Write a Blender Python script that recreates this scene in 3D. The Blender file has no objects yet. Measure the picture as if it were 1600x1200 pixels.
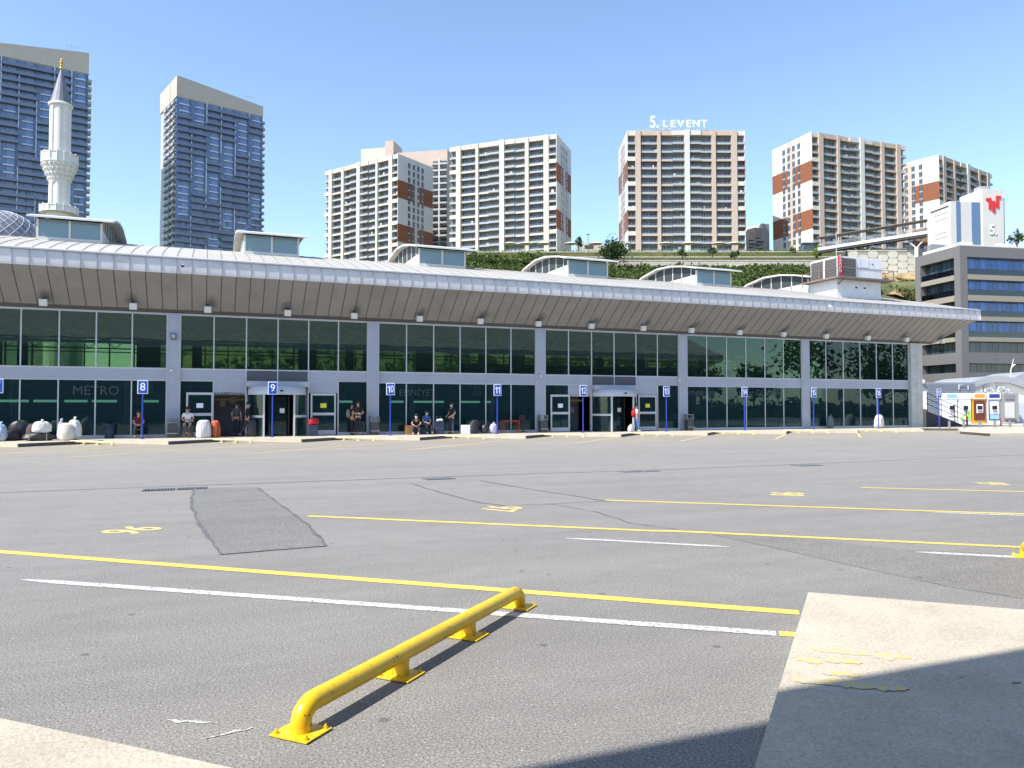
import bpy, math, random
import numpy as np
from mathutils import Vector, Matrix
R = math.radians
ORD = 'first second third fourth fifth sixth seventh eighth ninth tenth eleventh twelfth thirteenth fourteenth fifteenth sixteenth seventeenth'.split()
NUM = {'7': 'seven', '8': 'eight', '9': 'nine', '10': 'ten', '11': 'eleven', '12': 'twelve', '13': 'thirteen', '14': 'fourteen', '15': 'fifteen', '16': 'sixteen', '17': 'seventeen'}
random.seed(7); rng = np.random.default_rng(7)
SC = bpy.context.scene; COL = SC.collection

# ------------------------------------------------------------------ camera
CAM = (1.539, -42.13, 1.62); YAW = 0.37844; PITCH = 0.03075; F = 1202.0
cd = bpy.data.cameras.new('camera'); cam = bpy.data.objects.new('camera', cd); COL.objects.link(cam)
cam.location = CAM; cam.rotation_euler = (math.pi/2+PITCH, 0.0008, -YAW)
cd.sensor_width = 36; cd.lens = 36*F/1600; cd.clip_end = 5000; cd.clip_start = 0.05
SC.camera = cam
# ------------------------------------------------------------------ sky, sun, exposure
W = bpy.data.worlds.new('World'); SC.world = W; W.use_nodes = True
nt = W.node_tree; bg = nt.nodes['Background']
sky = nt.nodes.new('ShaderNodeTexSky'); sky.sky_type = 'NISHITA'; sky.sun_disc = False
SUN = Vector((1.0, 0.25, -1.19)).normalized()
sky.sun_elevation = math.asin(-SUN.z); sky.sun_rotation = R(256)
sky.air_density = 1.0; sky.dust_density = 0.4; sky.ozone_density = 2.2; sky.altitude = 50
nt.links.new(sky.outputs[0], bg.inputs[0]); bg.inputs[1].default_value = 0.15
sl = bpy.data.lights.new('sun', 'SUN'); sl.energy = 4.0; sl.angle = R(0.5); sl.color = (1, 0.95, 0.87)
so = bpy.data.objects.new('sun', sl); COL.objects.link(so); so.rotation_euler = SUN.to_track_quat('-Z', 'Y').to_euler()
SC.view_settings.view_transform = 'Standard'; SC.view_settings.look = 'None'
SC.view_settings.exposure = 0.9; SC.view_settings.gamma = 1
SC.render.engine = 'CYCLES'
SC.cycles.max_bounces = 8; SC.cycles.transparent_max_bounces = 16; SC.cycles.glossy_bounces = 4

# ------------------------------------------------------------------ image pixel to world helpers (camera axis = 21.7 deg east of the facade normal)
cy, sy = math.cos(YAW), math.sin(YAW)
def xy(r, d):            # metres right of / along the camera axis from the camera -> world
    return (CAM[0]+r*cy+d*sy, CAM[1]-r*sy+d*cy)
def br(px, d):           # image pixel column, camera depth -> world
    return xy((px-800)/F*d, d)
def el(py, d):           # image pixel row, camera depth -> height
    v = (600-py)/F
    return CAM[2]+d*(math.sin(PITCH)+v*math.cos(PITCH))/(math.cos(PITCH)-v*math.sin(PITCH))
def fx(px, y):           # image pixel column to world x on a line parallel to the facade
    k = (px-800)/F
    return CAM[0]+(y-CAM[1])*(k*cy+sy)/(cy-k*sy)

# ------------------------------------------------------------------ materials
MATS = {}
def mat(name, col, rough=0.7, metal=0.0, noise=0.0, nscale=3.0, bump=0.0, bscale=20.0, spec=0.5, col2=None, stretch=None):
    m = bpy.data.materials.new(name); m.use_nodes = True; n = m.node_tree; b = n.nodes['Principled BSDF']
    b.inputs['Base Color'].default_value = (*col, 1); b.inputs['Roughness'].default_value = rough
    b.inputs['Metallic'].default_value = metal; b.inputs['Specular IOR Level'].default_value = spec
    if noise or bump or col2:
        tc = n.nodes.new('ShaderNodeTexCoord'); src = tc.outputs['Object']
        if stretch:
            mp = n.nodes.new('ShaderNodeMapping'); mp.inputs['Scale'].default_value = stretch
            n.links.new(src, mp.inputs[0]); src = mp.outputs[0]
    if noise or col2:
        t = n.nodes.new('ShaderNodeTexNoise'); t.inputs['Scale'].default_value = nscale; t.inputs['Detail'].default_value = 6
        t.inputs['Roughness'].default_value = 0.65
        n.links.new(src, t.inputs['Vector'])
        r = n.nodes.new('ShaderNodeValToRGB'); n.links.new(t.outputs['Fac'], r.inputs[0])
        a = col2 if col2 else tuple(c*(1-noise) for c in col)
        c2 = col if col2 else tuple(min(1, c*(1+noise)) for c in col)
        r.color_ramp.elements[0].position = 0.35; r.color_ramp.elements[1].position = 0.65
        r.color_ramp.elements[0].color = (*a, 1); r.color_ramp.elements[1].color = (*c2, 1)
        n.links.new(r.outputs[0], b.inputs['Base Color'])
    if bump:
        t2 = n.nodes.new('ShaderNodeTexNoise'); t2.inputs['Scale'].default_value = bscale; t2.inputs['Detail'].default_value = 5
        n.links.new(src, t2.inputs['Vector'])
        bp = n.nodes.new('ShaderNodeBump'); bp.inputs['Strength'].default_value = bump; bp.inputs['Distance'].default_value = 0.02
        n.links.new(t2.outputs['Fac'], bp.inputs['Height']); n.links.new(bp.outputs[0], b.inputs['Normal'])
    MATS[name] = m; return m
def emit(name, col, s):
    m = mat(name, col); b = m.node_tree.nodes['Principled BSDF']
    b.inputs['Emission Color'].default_value = (*col, 1); b.inputs['Emission Strength'].default_value = s; return m
def glass(name, tint, gloss=(0.9, 0.95, 1), ior=1.5, extra=0.02, rough=0.0, body=None, bodyfac=0.0, wave=0.0):
    m = bpy.data.materials.new(name); m.use_nodes = True; n = m.node_tree; n.nodes.remove(n.nodes['Principled BSDF'])
    out = n.nodes['Material Output']; tr = n.nodes.new('ShaderNodeBsdfTransparent'); tr.inputs[0].default_value = (*tint, 1)
    gl = n.nodes.new('ShaderNodeBsdfGlossy'); gl.inputs['Color'].default_value = (*gloss, 1); gl.inputs['Roughness'].default_value = rough
    fr = n.nodes.new('ShaderNodeFresnel'); fr.inputs[0].default_value = ior
    ad = n.nodes.new('ShaderNodeMath'); ad.operation = 'ADD'; ad.inputs[1].default_value = extra; ad.use_clamp = True
    n.links.new(fr.outputs[0], ad.inputs[0]); base = tr.outputs[0]
    if body:
        df = n.nodes.new('ShaderNodeBsdfDiffuse'); df.inputs[0].default_value = (*body, 1)
        mb = n.nodes.new('ShaderNodeMixShader'); mb.inputs[0].default_value = bodyfac
        n.links.new(base, mb.inputs[1]); n.links.new(df.outputs[0], mb.inputs[2]); base = mb.outputs[0]
    mx = n.nodes.new('ShaderNodeMixShader')
    n.links.new(ad.outputs[0], mx.inputs[0]); n.links.new(base, mx.inputs[1]); n.links.new(gl.outputs[0], mx.inputs[2])
    n.links.new(mx.outputs[0], out.inputs[0])
    if wave:
        tc = n.nodes.new('ShaderNodeTexCoord'); t = n.nodes.new('ShaderNodeTexNoise'); t.inputs['Scale'].default_value = 0.8
        bp = n.nodes.new('ShaderNodeBump'); bp.inputs['Strength'].default_value = wave; bp.inputs['Distance'].default_value = 0.03
        n.links.new(tc.outputs['Object'], t.inputs['Vector']); n.links.new(t.outputs['Fac'], bp.inputs['Height'])
        n.links.new(bp.outputs[0], gl.inputs['Normal'])
    MATS[name] = m; return m
def darkglass(name, col, rough=0.05, spec=1.0, var=0.5, scale=1.5):   # glazing of far facades: dark rooms, blinds, sky reflections
    m = bpy.data.materials.new(name); m.use_nodes = True; n = m.node_tree; b = n.nodes['Principled BSDF']
    b.inputs['Roughness'].default_value = rough; b.inputs['Specular IOR Level'].default_value = spec
    oi = n.nodes.new('ShaderNodeNewGeometry'); mul = n.nodes.new('ShaderNodeMixRGB')
    mul.inputs[1].default_value = (*[c*(1-var) for c in col], 1); mul.inputs[2].default_value = (*[min(1, c*(1+var)) for c in col], 1)
    n.links.new(oi.outputs['Random Per Island'], mul.inputs[0]); n.links.new(mul.outputs[0], b.inputs['Base Color'])
    MATS[name] = m; return m

def asphalt(name, c0, c1, speck=1.0):
    m = bpy.data.materials.new(name); m.use_nodes = True; n = m.node_tree; b = n.nodes['Principled BSDF']
    b.inputs['Roughness'].default_value = 0.85; b.inputs['Specular IOR Level'].default_value = 0.35
    tc = n.nodes.new('ShaderNodeTexCoord')
    def tex(s, det=6, rough=0.6, st=None):
        t = n.nodes.new('ShaderNodeTexNoise'); t.inputs['Scale'].default_value = s; t.inputs['Detail'].default_value = det; t.inputs['Roughness'].default_value = rough
        v = tc.outputs['Object']
        if st:
            mp = n.nodes.new('ShaderNodeMapping'); mp.inputs['Scale'].default_value = st; n.links.new(v, mp.inputs[0]); v = mp.outputs[0]
        n.links.new(v, t.inputs['Vector']); return t.outputs['Fac']
    def ramp(f, p0, k0, p1, k1):
        r = n.nodes.new('ShaderNodeValToRGB'); n.links.new(f, r.inputs[0]); e = r.color_ramp.elements
        e[0].position = p0; e[1].position = p1; e[0].color = (*k0, 1); e[1].color = (*k1, 1); return r.outputs[0]
    def mix(t, f, a, b_):
        x = n.nodes.new('ShaderNodeMixRGB'); x.blend_type = t
        if isinstance(f, float): x.inputs[0].default_value = f
        else: n.links.new(f, x.inputs[0])
        n.links.new(a, x.inputs[1])
        if isinstance(b_, tuple): x.inputs[2].default_value = (*b_, 1)
        else: n.links.new(b_, x.inputs[2])
        return x.outputs[0]
    big = ramp(tex(0.35, 5), 0.3, c0, 0.7, c1)
    mid = ramp(tex(2.2, 5, 0.6, (1, 1.6, 1)), 0.35, (0.95, 0.95, 0.95), 0.65, (1.04, 1.04, 1.04))
    strk = ramp(tex(0.5, 6, 0.65, (0.16, 2.4, 1)), 0.38, (0.93, 0.93, 0.93), 0.62, (1.05, 1.05, 1.04))
    fine = ramp(tex(72, 4, 0.9), 0.38, (0.36, 0.36, 0.36), 0.64, (1.66, 1.64, 1.60))
    c = mix('MULTIPLY', 1.0, big, mid); c = mix('MULTIPLY', 1.0, c, strk); c = mix('MULTIPLY', 1.0, c, fine)
    vo = n.nodes.new('ShaderNodeTexVoronoi'); vo.inputs['Scale'].default_value = 48; n.links.new(tc.outputs['Object'], vo.inputs['Vector'])
    sp = ramp(vo.outputs['Distance'], 0.14, (1, 1, 1), 0.26, (0, 0, 0))
    cut = ramp(tex(60, 2), 0.55, (0, 0, 0), 0.6, (1, 1, 1))
    sm = mix('MULTIPLY', 1.0, sp, cut)
    c = mix('MIX', sm, c, (0.58*speck, 0.57*speck, 0.55*speck))
    # oil drips and scuffs: small dark blots
    vo2 = n.nodes.new('ShaderNodeTexVoronoi'); vo2.inputs['Scale'].default_value = 1.9; n.links.new(tc.outputs['Object'], vo2.inputs['Vector'])
    bl = ramp(vo2.outputs['Distance'], 0.04, (1, 1, 1), 0.075, (0, 0, 0))
    c = mix('MIX', mix('MULTIPLY', 1.0, bl, (0.55, 0.55, 0.55)), c, (0.05, 0.05, 0.05))
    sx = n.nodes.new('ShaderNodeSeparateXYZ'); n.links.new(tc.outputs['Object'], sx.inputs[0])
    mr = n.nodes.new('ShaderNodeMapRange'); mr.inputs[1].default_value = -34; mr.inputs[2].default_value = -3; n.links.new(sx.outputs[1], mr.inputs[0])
    sheen_dust = ramp(mr.outputs[0], 0.0, (1, 1, 1), 1.0, (1.38, 1.3, 1.14)); k2 = sheen_dust.node.color_ramp.elements.new(0.55); k2.color = (1.12, 1.11, 1.09, 1)  # far ground painted paler: grazing sheen in the colour, plus some beige dust
    c = mix('MULTIPLY', 1.0, c, sheen_dust)
    n.links.new(c, b.inputs['Base Color'])
    bp = n.nodes.new('ShaderNodeBump'); bp.inputs['Strength'].default_value = 0.6; bp.inputs['Distance'].default_value = 0.005
    n.links.new(tex(130, 3), bp.inputs['Height']); n.links.new(bp.outputs[0], b.inputs['Normal'])
    MATS[name] = m; return m

def paint(name, col, under=(0.2, 0.2, 0.2), wear=0.42, scale=35):
    m = mat(name, col, 0.7, 0, 0, 3); n = m.node_tree; b = n.nodes['Principled BSDF']
    tc = n.nodes.new('ShaderNodeTexCoord')
    t = n.nodes.new('ShaderNodeTexNoise'); t.inputs['Scale'].default_value = scale; t.inputs['Detail'].default_value = 8; t.inputs['Roughness'].default_value = 0.75
    n.links.new(tc.outputs['Object'], t.inputs['Vector'])
    r = n.nodes.new('ShaderNodeValToRGB'); n.links.new(t.outputs['Fac'], r.inputs[0]); e = r.color_ramp.elements
    e[0].position = wear-0.03; e[1].position = wear+0.03; e[0].color = (*under, 1); e[1].color = (*col, 1)
    n.links.new(r.outputs[0], b.inputs['Base Color']); return m

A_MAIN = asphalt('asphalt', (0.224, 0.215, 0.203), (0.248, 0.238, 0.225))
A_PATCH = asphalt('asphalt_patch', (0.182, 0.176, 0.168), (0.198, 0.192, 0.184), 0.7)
CONC = mat('pad_concrete', (0.50, 0.445, 0.355), 0.85, 0, 0.10, 1.7, 0.3, 60)
def blots(m, sc, dist, col=(.07, .065, .06)):
    n = m.node_tree; b = n.nodes['Principled BSDF']; src = b.inputs['Base Color'].links[0].from_socket; tc = n.nodes.new('ShaderNodeTexCoord')
    mp = n.nodes.new('ShaderNodeMapping'); mp.inputs['Scale'].default_value = (1, 2.2, 1); mp.inputs['Rotation'].default_value = (0, 0, .4); n.links.new(tc.outputs['Object'], mp.inputs[0])
    v = n.nodes.new('ShaderNodeTexVoronoi'); v.inputs['Scale'].default_value = sc; n.links.new(mp.outputs[0], v.inputs['Vector'])
    r = n.nodes.new('ShaderNodeValToRGB'); n.links.new(v.outputs['Distance'], r.inputs[0]); e = r.color_ramp.elements
    e[0].position = dist; e[0].color = (.8, .8, .8, 1); e[1].position = dist*1.5; e[1].color = (0, 0, 0, 1)
    x = n.nodes.new('ShaderNodeMixRGB'); n.links.new(r.outputs[0], x.inputs[0]); n.links.new(src, x.inputs[1]); x.inputs[2].default_value = (*col, 1)
    t = n.nodes.new('ShaderNodeTexNoise'); t.inputs['Scale'].default_value = 55; t.inputs['Detail'].default_value = 5; n.links.new(tc.outputs['Object'], t.inputs['Vector'])
    r2 = n.nodes.new('ShaderNodeValToRGB'); n.links.new(t.outputs['Fac'], r2.inputs[0]); e = r2.color_ramp.elements
    e[0].position = .3; e[0].color = (.8, .8, .8, 1); e[1].position = .6; e[1].color = (1.06, 1.06, 1.06, 1)
    y = n.nodes.new('ShaderNodeMixRGB'); y.blend_type = 'MULTIPLY'; y.inputs[0].default_value = 1; n.links.new(x.outputs[0], y.inputs[1]); n.links.new(r2.outputs[0], y.inputs[2])
    n.links.new(y.outputs[0], b.inputs['Base Color'])
blots(CONC, 1.6, .045)
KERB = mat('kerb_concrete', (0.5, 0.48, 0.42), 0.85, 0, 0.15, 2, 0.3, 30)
KERB_SHADE = mat('kerb_shade_face', (0.09, 0.085, 0.085), 0.8, 0, 0.2, 4)  # shade of the faces turned from the sun, put into the colour
YEL = paint('yellow_line_paint', (0.74, 0.56, 0.1)); WHT = paint('white_line_paint', (0.62, 0.61, 0.57), wear=0.46)
YELF = paint('yellow_numeral_paint', (0.72, 0.58, 0.2), wear=0.44)
YELC = paint('worn_yellow_paint', (0.70, 0.52, 0.10), (0.50, 0.445, 0.355), 0.53, 22)
TAR = mat('tar', (0.125, 0.122, 0.12), 0.7, 0, 0.3, 10)
ENAMEL = mat('yellow_enamel', (0.74, 0.42, 0.008), 0.35, 0, 0.0, 3, 0.05, 40); ENAMEL_SUNLIT = mat('sunlit_yellow_enamel', (.72, .60, .33), .6, 0, .1, 6)  # far rails are the same enamel, sunlit washout put into a paler colour
def rusty(m):
    n = m.node_tree; b = n.nodes['Principled BSDF']; tc = n.nodes.new('ShaderNodeTexCoord')
    t = n.nodes.new('ShaderNodeTexNoise'); t.inputs['Scale'].default_value = 14; t.inputs['Detail'].default_value = 10; t.inputs['Roughness'].default_value = 0.75
    n.links.new(tc.outputs['Object'], t.inputs['Vector'])
    r = n.nodes.new('ShaderNodeValToRGB'); n.links.new(t.outputs['Fac'], r.inputs[0]); e = r.color_ramp.elements
    e[0].position = 0.375; e[0].color = (0.13, 0.055, 0.02, 1); e[1].position = 0.39; e[1].color = (0.78, 0.50, 0.012, 1)
    k = e.new(0.6); k.color = (0.84, 0.58, 0.02, 1)
    n.links.new(r.outputs[0], b.inputs['Base Color'])
rusty(ENAMEL)
ALU = mat('cladding_blue_grey', (0.40, 0.43, 0.5), 0.45, 0.15, 0.06, 0.6)
FRAMEW = mat('light_frame_metal', (0.55, 0.57, 0.6), 0.45, 0.1)
FRAMEG = mat('grey_frame_metal', (0.42, 0.44, 0.48), 0.45, 0.2)
DKPAN = mat('dark_grey_panel', (0.10, 0.10, 0.115), 0.5)
FASC = mat('fascia_metal', (0.60, 0.585, 0.59), 0.5, 0.1, 0.10, 0.9, stretch=(1.5, 1, .5))
FASR = mat('fascia_rib', (0.42, 0.42, 0.48), 0.45, 0.2)
ROOF = mat('roof_metal', (0.40, 0.382, 0.345), 0.75, 0.0, 0.1, 0.35, 0, 1, 0.4)
ROOFS = mat('roof_seam', (0.25, 0.24, 0.225), 0.6)
WHITE = mat('white_render', (0.62, 0.61, 0.575), 0.8, 0, 0.05, 0.8)
CREAM = mat('cream_stone', (0.5, 0.465, 0.385), 0.85, 0, 0.08, 0.5)
DARK = mat('dark_interior', (0.05, 0.058, 0.058), 0.8)
INTF = mat('interior_floor', (0.12, 0.12, 0.11), 0.4)
CONCB = mat('block_concrete', (0.5, 0.5, 0.47), 0.8, 0, 0.08, 2)
BLUE = mat('sign_blue', (0.012, 0.075, 0.46), 0.4); SIGNW = mat('sign_white', (0.85, 0.86, 0.88), 0.5)
POLEB = mat('pole_blue', (0.02, 0.05, 0.4), 0.4)
BLACK = mat('black_plastic', (0.015, 0.015, 0.018), 0.5); GREYD = mat('dark_grey_metal', (0.06, 0.065, 0.075), 0.5)
GREYM = mat('mid_grey_metal', (0.25, 0.26, 0.28), 0.45, 0.3)
TGLASS = glass('terminal_glass', (0.52, 0.64, 0.52), (0.72, 0.9, 0.88), 1.45, 0.02, 0.0, body=(.03, .10, .09), bodyfac=.12, wave=0.05)
RGLASS = glass('rear_glass', (0.70, 0.80, 0.68), ior=1.3, extra=0.0)
LGLASS = glass('lower_glass', (0.40, 0.55, 0.52), (0.5, 0.68, 0.68), 1.45, 0.03, 0.0, body=(.035, .095, .105), bodyfac=.28, wave=0.05)
SGLASS = glass('clerestory_glass', (0.35, 0.42, 0.44), (0.8, 0.9, 0.95), 1.45, 0.04, 0.05, body=(0.20, 0.29, 0.33), bodyfac=0.8); SGLASS2 = mat('clerestory_side_glass', (.05, .058, .062), .45, spec=.15)

# soffit with soot above each floodlight
def soffit_mat():
    m = mat('soffit_panel', (0.285, 0.272, 0.262), 0.65, 0.05, 0.09, 0.7); n = m.node_tree; b = n.nodes['Principled BSDF']
    src = b.inputs['Base Color'].links[0].from_socket
    tc = n.nodes.new('ShaderNodeTexCoord'); sp = n.nodes.new('ShaderNodeSeparateXYZ'); n.links.new(tc.outputs['Object'], sp.inputs[0])
    def M(op, a, b_=None):
        k = n.nodes.new('ShaderNodeMath'); k.operation = op
        for i, v in enumerate((a, b_)):
            if v is None: continue
            if isinstance(v, (int, float)): k.inputs[i].default_value = v
            else: n.links.new(v, k.inputs[i])
        return k.outputs[0]
    u = M('PINGPONG', M('ADD', sp.outputs[0], 72+5.45), 1.8)
    dz = M('MULTIPLY', M('SUBTRACT', sp.outputs[2], 6.86), 1.1)
    d = M('SQRT', M('ADD', M('MULTIPLY', u, u), M('MULTIPLY', dz, dz)))
    t = n.nodes.new('ShaderNodeTexNoise'); t.inputs['Scale'].default_value = 4; n.links.new(tc.outputs['Object'], t.inputs['Vector'])
    d = M('ADD', d, M('MULTIPLY', M('SUBTRACT', t.outputs['Fac'], 0.5), 0.3))
    r = n.nodes.new('ShaderNodeValToRGB'); n.links.new(d, r.inputs[0]); e = r.color_ramp.elements
    e[0].position = 0.05; e[0].color = (0.6, 0.6, 0.6, 1); e[1].position = 0.36; e[1].color = (0, 0, 0, 1)
    x = n.nodes.new('ShaderNodeMixRGB'); n.links.new(r.outputs[0], x.inputs[0]); n.links.new(src, x.inputs[1]); x.inputs[2].default_value = (0.03, 0.028, 0.028, 1)
    n.links.new(x.outputs[0], b.inputs['Base Color']); return m
SOFF = soffit_mat()
SOFFD = mat('soffit_joint', (0.05, 0.045, 0.045), 0.8)

# ------------------------------------------------------------------ mesh builder
class MB:
    def __init__(s): s.v = []; s.f = []; s.m = []; s.sm = []
    def add(s, vs, fs, mi=0, smooth=False):
        o = len(s.v); s.v += [tuple(p) for p in vs]
        for f in fs: s.f.append([o+i for i in f]); s.m.append(mi); s.sm.append(smooth)
        return s
    def bx(s, x0, x1, y0, y1, z0, z1, mi=0):
        v = [(x, y, z) for z in (z0, z1) for y in (y0, y1) for x in (x0, x1)]
        return s.add(v, [(0, 2, 3, 1), (4, 5, 7, 6), (0, 1, 5, 4), (2, 6, 7, 3), (0, 4, 6, 2), (1, 3, 7, 5)], mi)
    def beam(s, a, b, w, h, mi=0):      # box along a->b, w wide sideways, h high
        a = Vector(a); b = Vector(b); d = (b-a).normalized(); up = Vector((0, 0, 1)) if abs(d.z) < .95 else Vector((0, 1, 0))
        sd = d.cross(up).normalized()*w/2; u = sd.cross(d).normalized()*h/2
        v = [p+i*sd+j*u for p in (a, b) for i, j in ((-1, -1), (1, -1), (1, 1), (-1, 1))]
        return s.add(v, [(3, 2, 1, 0), (4, 5, 6, 7), (0, 1, 5, 4), (1, 2, 6, 5), (2, 3, 7, 6), (3, 0, 4, 7)], mi)
    def prism(s, poly, z0, z1, mi=0, side=None):
        n = len(poly); v = [(x, y, z0) for x, y in poly]+[(x, y, z1) for x, y in poly]
        s.add(v, [list(range(n-1, -1, -1)), list(range(n, 2*n))], mi)
        return s.add(v, [(i, (i+1) % n, n+(i+1) % n, n+i) for i in range(n)], mi if side is None else side)
    def tube(s, pts, r, seg=10, mi=0, cap=True, smooth=True):
        pts = [Vector(p) for p in pts]; rs = r if isinstance(r, (list, tuple)) else [r]*len(pts)
        rings = []; prev = None
        for i, p in enumerate(pts):
            d = ((pts[min(i+1, len(pts)-1)]-p).normalized()+(p-pts[max(i-1, 0)]).normalized()).normalized()
            a = prev if prev is not None else (Vector((0, 0, 1)) if abs(d.z) < .9 else Vector((1, 0, 0)))
            u = (a-d*a.dot(d)).normalized(); prev = u; w = d.cross(u)
            rings.append([p+(u*math.cos(t)+w*math.sin(t))*rs[i] for t in [2*math.pi*k/seg for k in range(seg)]])
        v = [q for g in rings for q in g]
        fs = [(i*seg+k, i*seg+(k+1) % seg, (i+1)*seg+(k+1) % seg, (i+1)*seg+k) for i in range(len(pts)-1) for k in range(seg)]
        s.add(v, fs, mi, smooth)
        if cap: s.add(v, [list(range(seg-1, -1, -1)), list(range(len(v)-seg, len(v)))], mi)
        return s
    def lathe(s, prof, cx=0, cy_=0, seg=24, mi=0, smooth=True, flute=0.0, nfl=0, a0=0, a1=2*math.pi):
        full = abs(a1-a0-2*math.pi) < 1e-6; ns = seg if full else seg+1; v = []
        for r, z in prof:
            for k in range(ns):
                t = a0+(a1-a0)*k/seg; rr = r*(1-(flute if (nfl and k % 2) else 0)); v.append((cx+rr*math.cos(t), cy_+rr*math.sin(t), z))
        fs = []
        for i in range(len(prof)-1):
            for k in range(seg):
                k2 = (k+1) % ns if full else k+1; fs.append((i*ns+k, i*ns+k2, (i+1)*ns+k2, (i+1)*ns+k))
        return s.add(v, fs, mi, smooth)
    def ball(s, c, r, seg=12, mi=0, sc=(1, 1, 1)):
        prof = []; v = []; n2 = seg//2
        for i in range(n2+1):
            a = -math.pi/2+math.pi*i/n2
            for k in range(seg):
                t = 2*math.pi*k/seg; v.append((c[0]+r*sc[0]*math.cos(a)*math.cos(t), c[1]+r*sc[1]*math.cos(a)*math.sin(t), c[2]+r*sc[2]*math.sin(a)))
        return s.add(v, [(i*seg+k, i*seg+(k+1) % seg, (i+1)*seg+(k+1) % seg, (i+1)*seg+k) for i in range(n2) for k in range(seg)], mi, True)
    def mesh(s, name, mats):
        me = bpy.data.meshes.new(name); me.from_pydata(s.v, [], s.f)
        mats = mats if isinstance(mats, (list, tuple)) else [mats]
        for m in mats: me.materials.append(m)
        me.polygons.foreach_set('material_index', s.m); me.polygons.foreach_set('use_smooth', s.sm); me.update(); return me
    def build(s, name, mats, parent=None, loc=(0, 0, 0), rz=0, bevel=0):
        return put(name, s.mesh(name, mats), parent, loc, rz, bevel)
def put(name, me, parent=None, loc=(0, 0, 0), rz=0, bevel=0):
    o = bpy.data.objects.new(name, me); COL.objects.link(o); o.parent = parent; o.location = loc; o.rotation_euler = (0, 0, rz)
    if bevel:
        b = o.modifiers.new('bevel', 'BEVEL'); b.width = bevel; b.segments = 2; b.limit_method = 'ANGLE'
    return o
def thing(name, label, cat, loc=(0, 0, 0), rz=0, group=None):
    o = bpy.data.objects.new(name, None); COL.objects.link(o); o.location = loc; o.rotation_euler = (0, 0, rz); o.empty_display_size = .2
    return tag(o, label, cat, group)
def tag(o, label, cat, group=None):
    o['label'] = label; o['category'] = cat
    if group: o['group'] = group
    return o
def struct(o, label=None):
    o['kind'] = 'structure'
    if label: o['label'] = label
    return o
def copy_tree(o, parent=None):
    c = o.copy(); COL.objects.link(c); c.parent = parent
    for ch in o.children: copy_tree(ch, c)
    return c
def text_mesh(name, s, size, m, ext=0.01, bold=0.0, sx=1.0, shear=0.0):
    cu = bpy.data.curves.new(name, 'FONT'); cu.body = s; cu.size = size; cu.extrude = ext; cu.offset = bold; cu.shear = shear
    cu.align_x = 'CENTER'; cu.align_y = 'CENTER'; cu.resolution_u = 3
    t = bpy.data.objects.new(name, cu); COL.objects.link(t); bpy.context.view_layer.update()
    me = bpy.data.meshes.new_from_object(t.evaluated_get(bpy.context.evaluated_depsgraph_get()))
    bpy.data.objects.remove(t); bpy.data.curves.remove(cu)
    for v in me.vertices: v.co.x *= sx
    me.materials.clear(); me.materials.append(m); me.name = name; return me
def text(name, s, size, m, parent, loc, rot=(math.pi/2, 0, 0), **k):
    o = put(name, text_mesh(name, s, size, m, **k), parent, loc); o.rotation_euler = rot; return o

# ================================================================== GROUND
def hill(r, d):
    u = r/max(d, 1)
    def ss(a, b, x): t = min(1, max(0, (x-a)/(b-a))); return t*t*(3-2*t)
    f = 0.25+0.45*ss(-0.50, -0.30, u)+0.3*ss(-.13, -.055, u)
    if d < 84: h = 0
    elif d < 243: h = 45.2*((d-84)/159)**0.93
    elif d < 246: h = 45.2
    elif d < 262: h = 48.2
    elif d < 280: h = 52.9
    elif d < 296: h = 58.4
    elif d < 420: h = 61
    else: h = 61-20*min(1, (d-420)/400)
    if u > 0.49: f *= 1-ss(0.49, 0.53, u)*(1-ss(186, 200, d))
    return h*f
g = MB(); ds = [-60, -20, 0, 20, 50, 84]+list(np.arange(92, 243, 7.5))+[243, 245.4, 245.6, 261.8, 262, 279.8, 280, 300, 340, 420, 600, 900, 1500, 3000]
us = np.linspace(-1.6, 1.6, 65)
rows = []
for d in ds:
    dd = max(d, 60); rows.append([(*xy(u*dd*1.0, d), hill(u*dd, d)-0.02+(rng.normal()*0.5 if 95 < d < 235 else 0)) for u in us])
v = [p for r_ in rows for p in r_]; n_ = len(us)
g.add(v, [(i*n_+k, i*n_+k+1, (i+1)*n_+k+1, (i+1)*n_+k) for i in range(len(ds)-1) for k in range(n_-1)])
SOIL = mat('hillside_soil', (0.16, 0.15, 0.06), 0.95, 0, 0, 0.12, 0.5, 3, col2=(0.07, 0.09, 0.03))
struct(g.build('hillside_ground', SOIL), 'green and brown hillside rising behind the terminal')
# asphalt yard
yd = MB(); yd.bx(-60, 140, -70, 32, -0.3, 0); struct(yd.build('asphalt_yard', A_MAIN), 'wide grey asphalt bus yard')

# near sawtooth platform (own side)
PH = 0.17; T0 = (5.95, -37.33); PER = 5.85; near = []
for k in range(-4, 7):
    cx, cyy = T0[0]+PER*k, T0[1]; near += [(cx-2.90, cyy-2.77), (cx, cyy)]
near = near+[(near[-1][0]+2.9, near[-1][1]-2.4), (near[-1][0]+2.9, -75), (near[0][0], -75)]
np_ = MB(); np_.prism(near[::-1], -0.1, PH, 0)
o = np_.build('near_platform', CONC, bevel=0.012); struct(o, 'cream concrete sawtooth platform at the near side of the yard')
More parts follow.
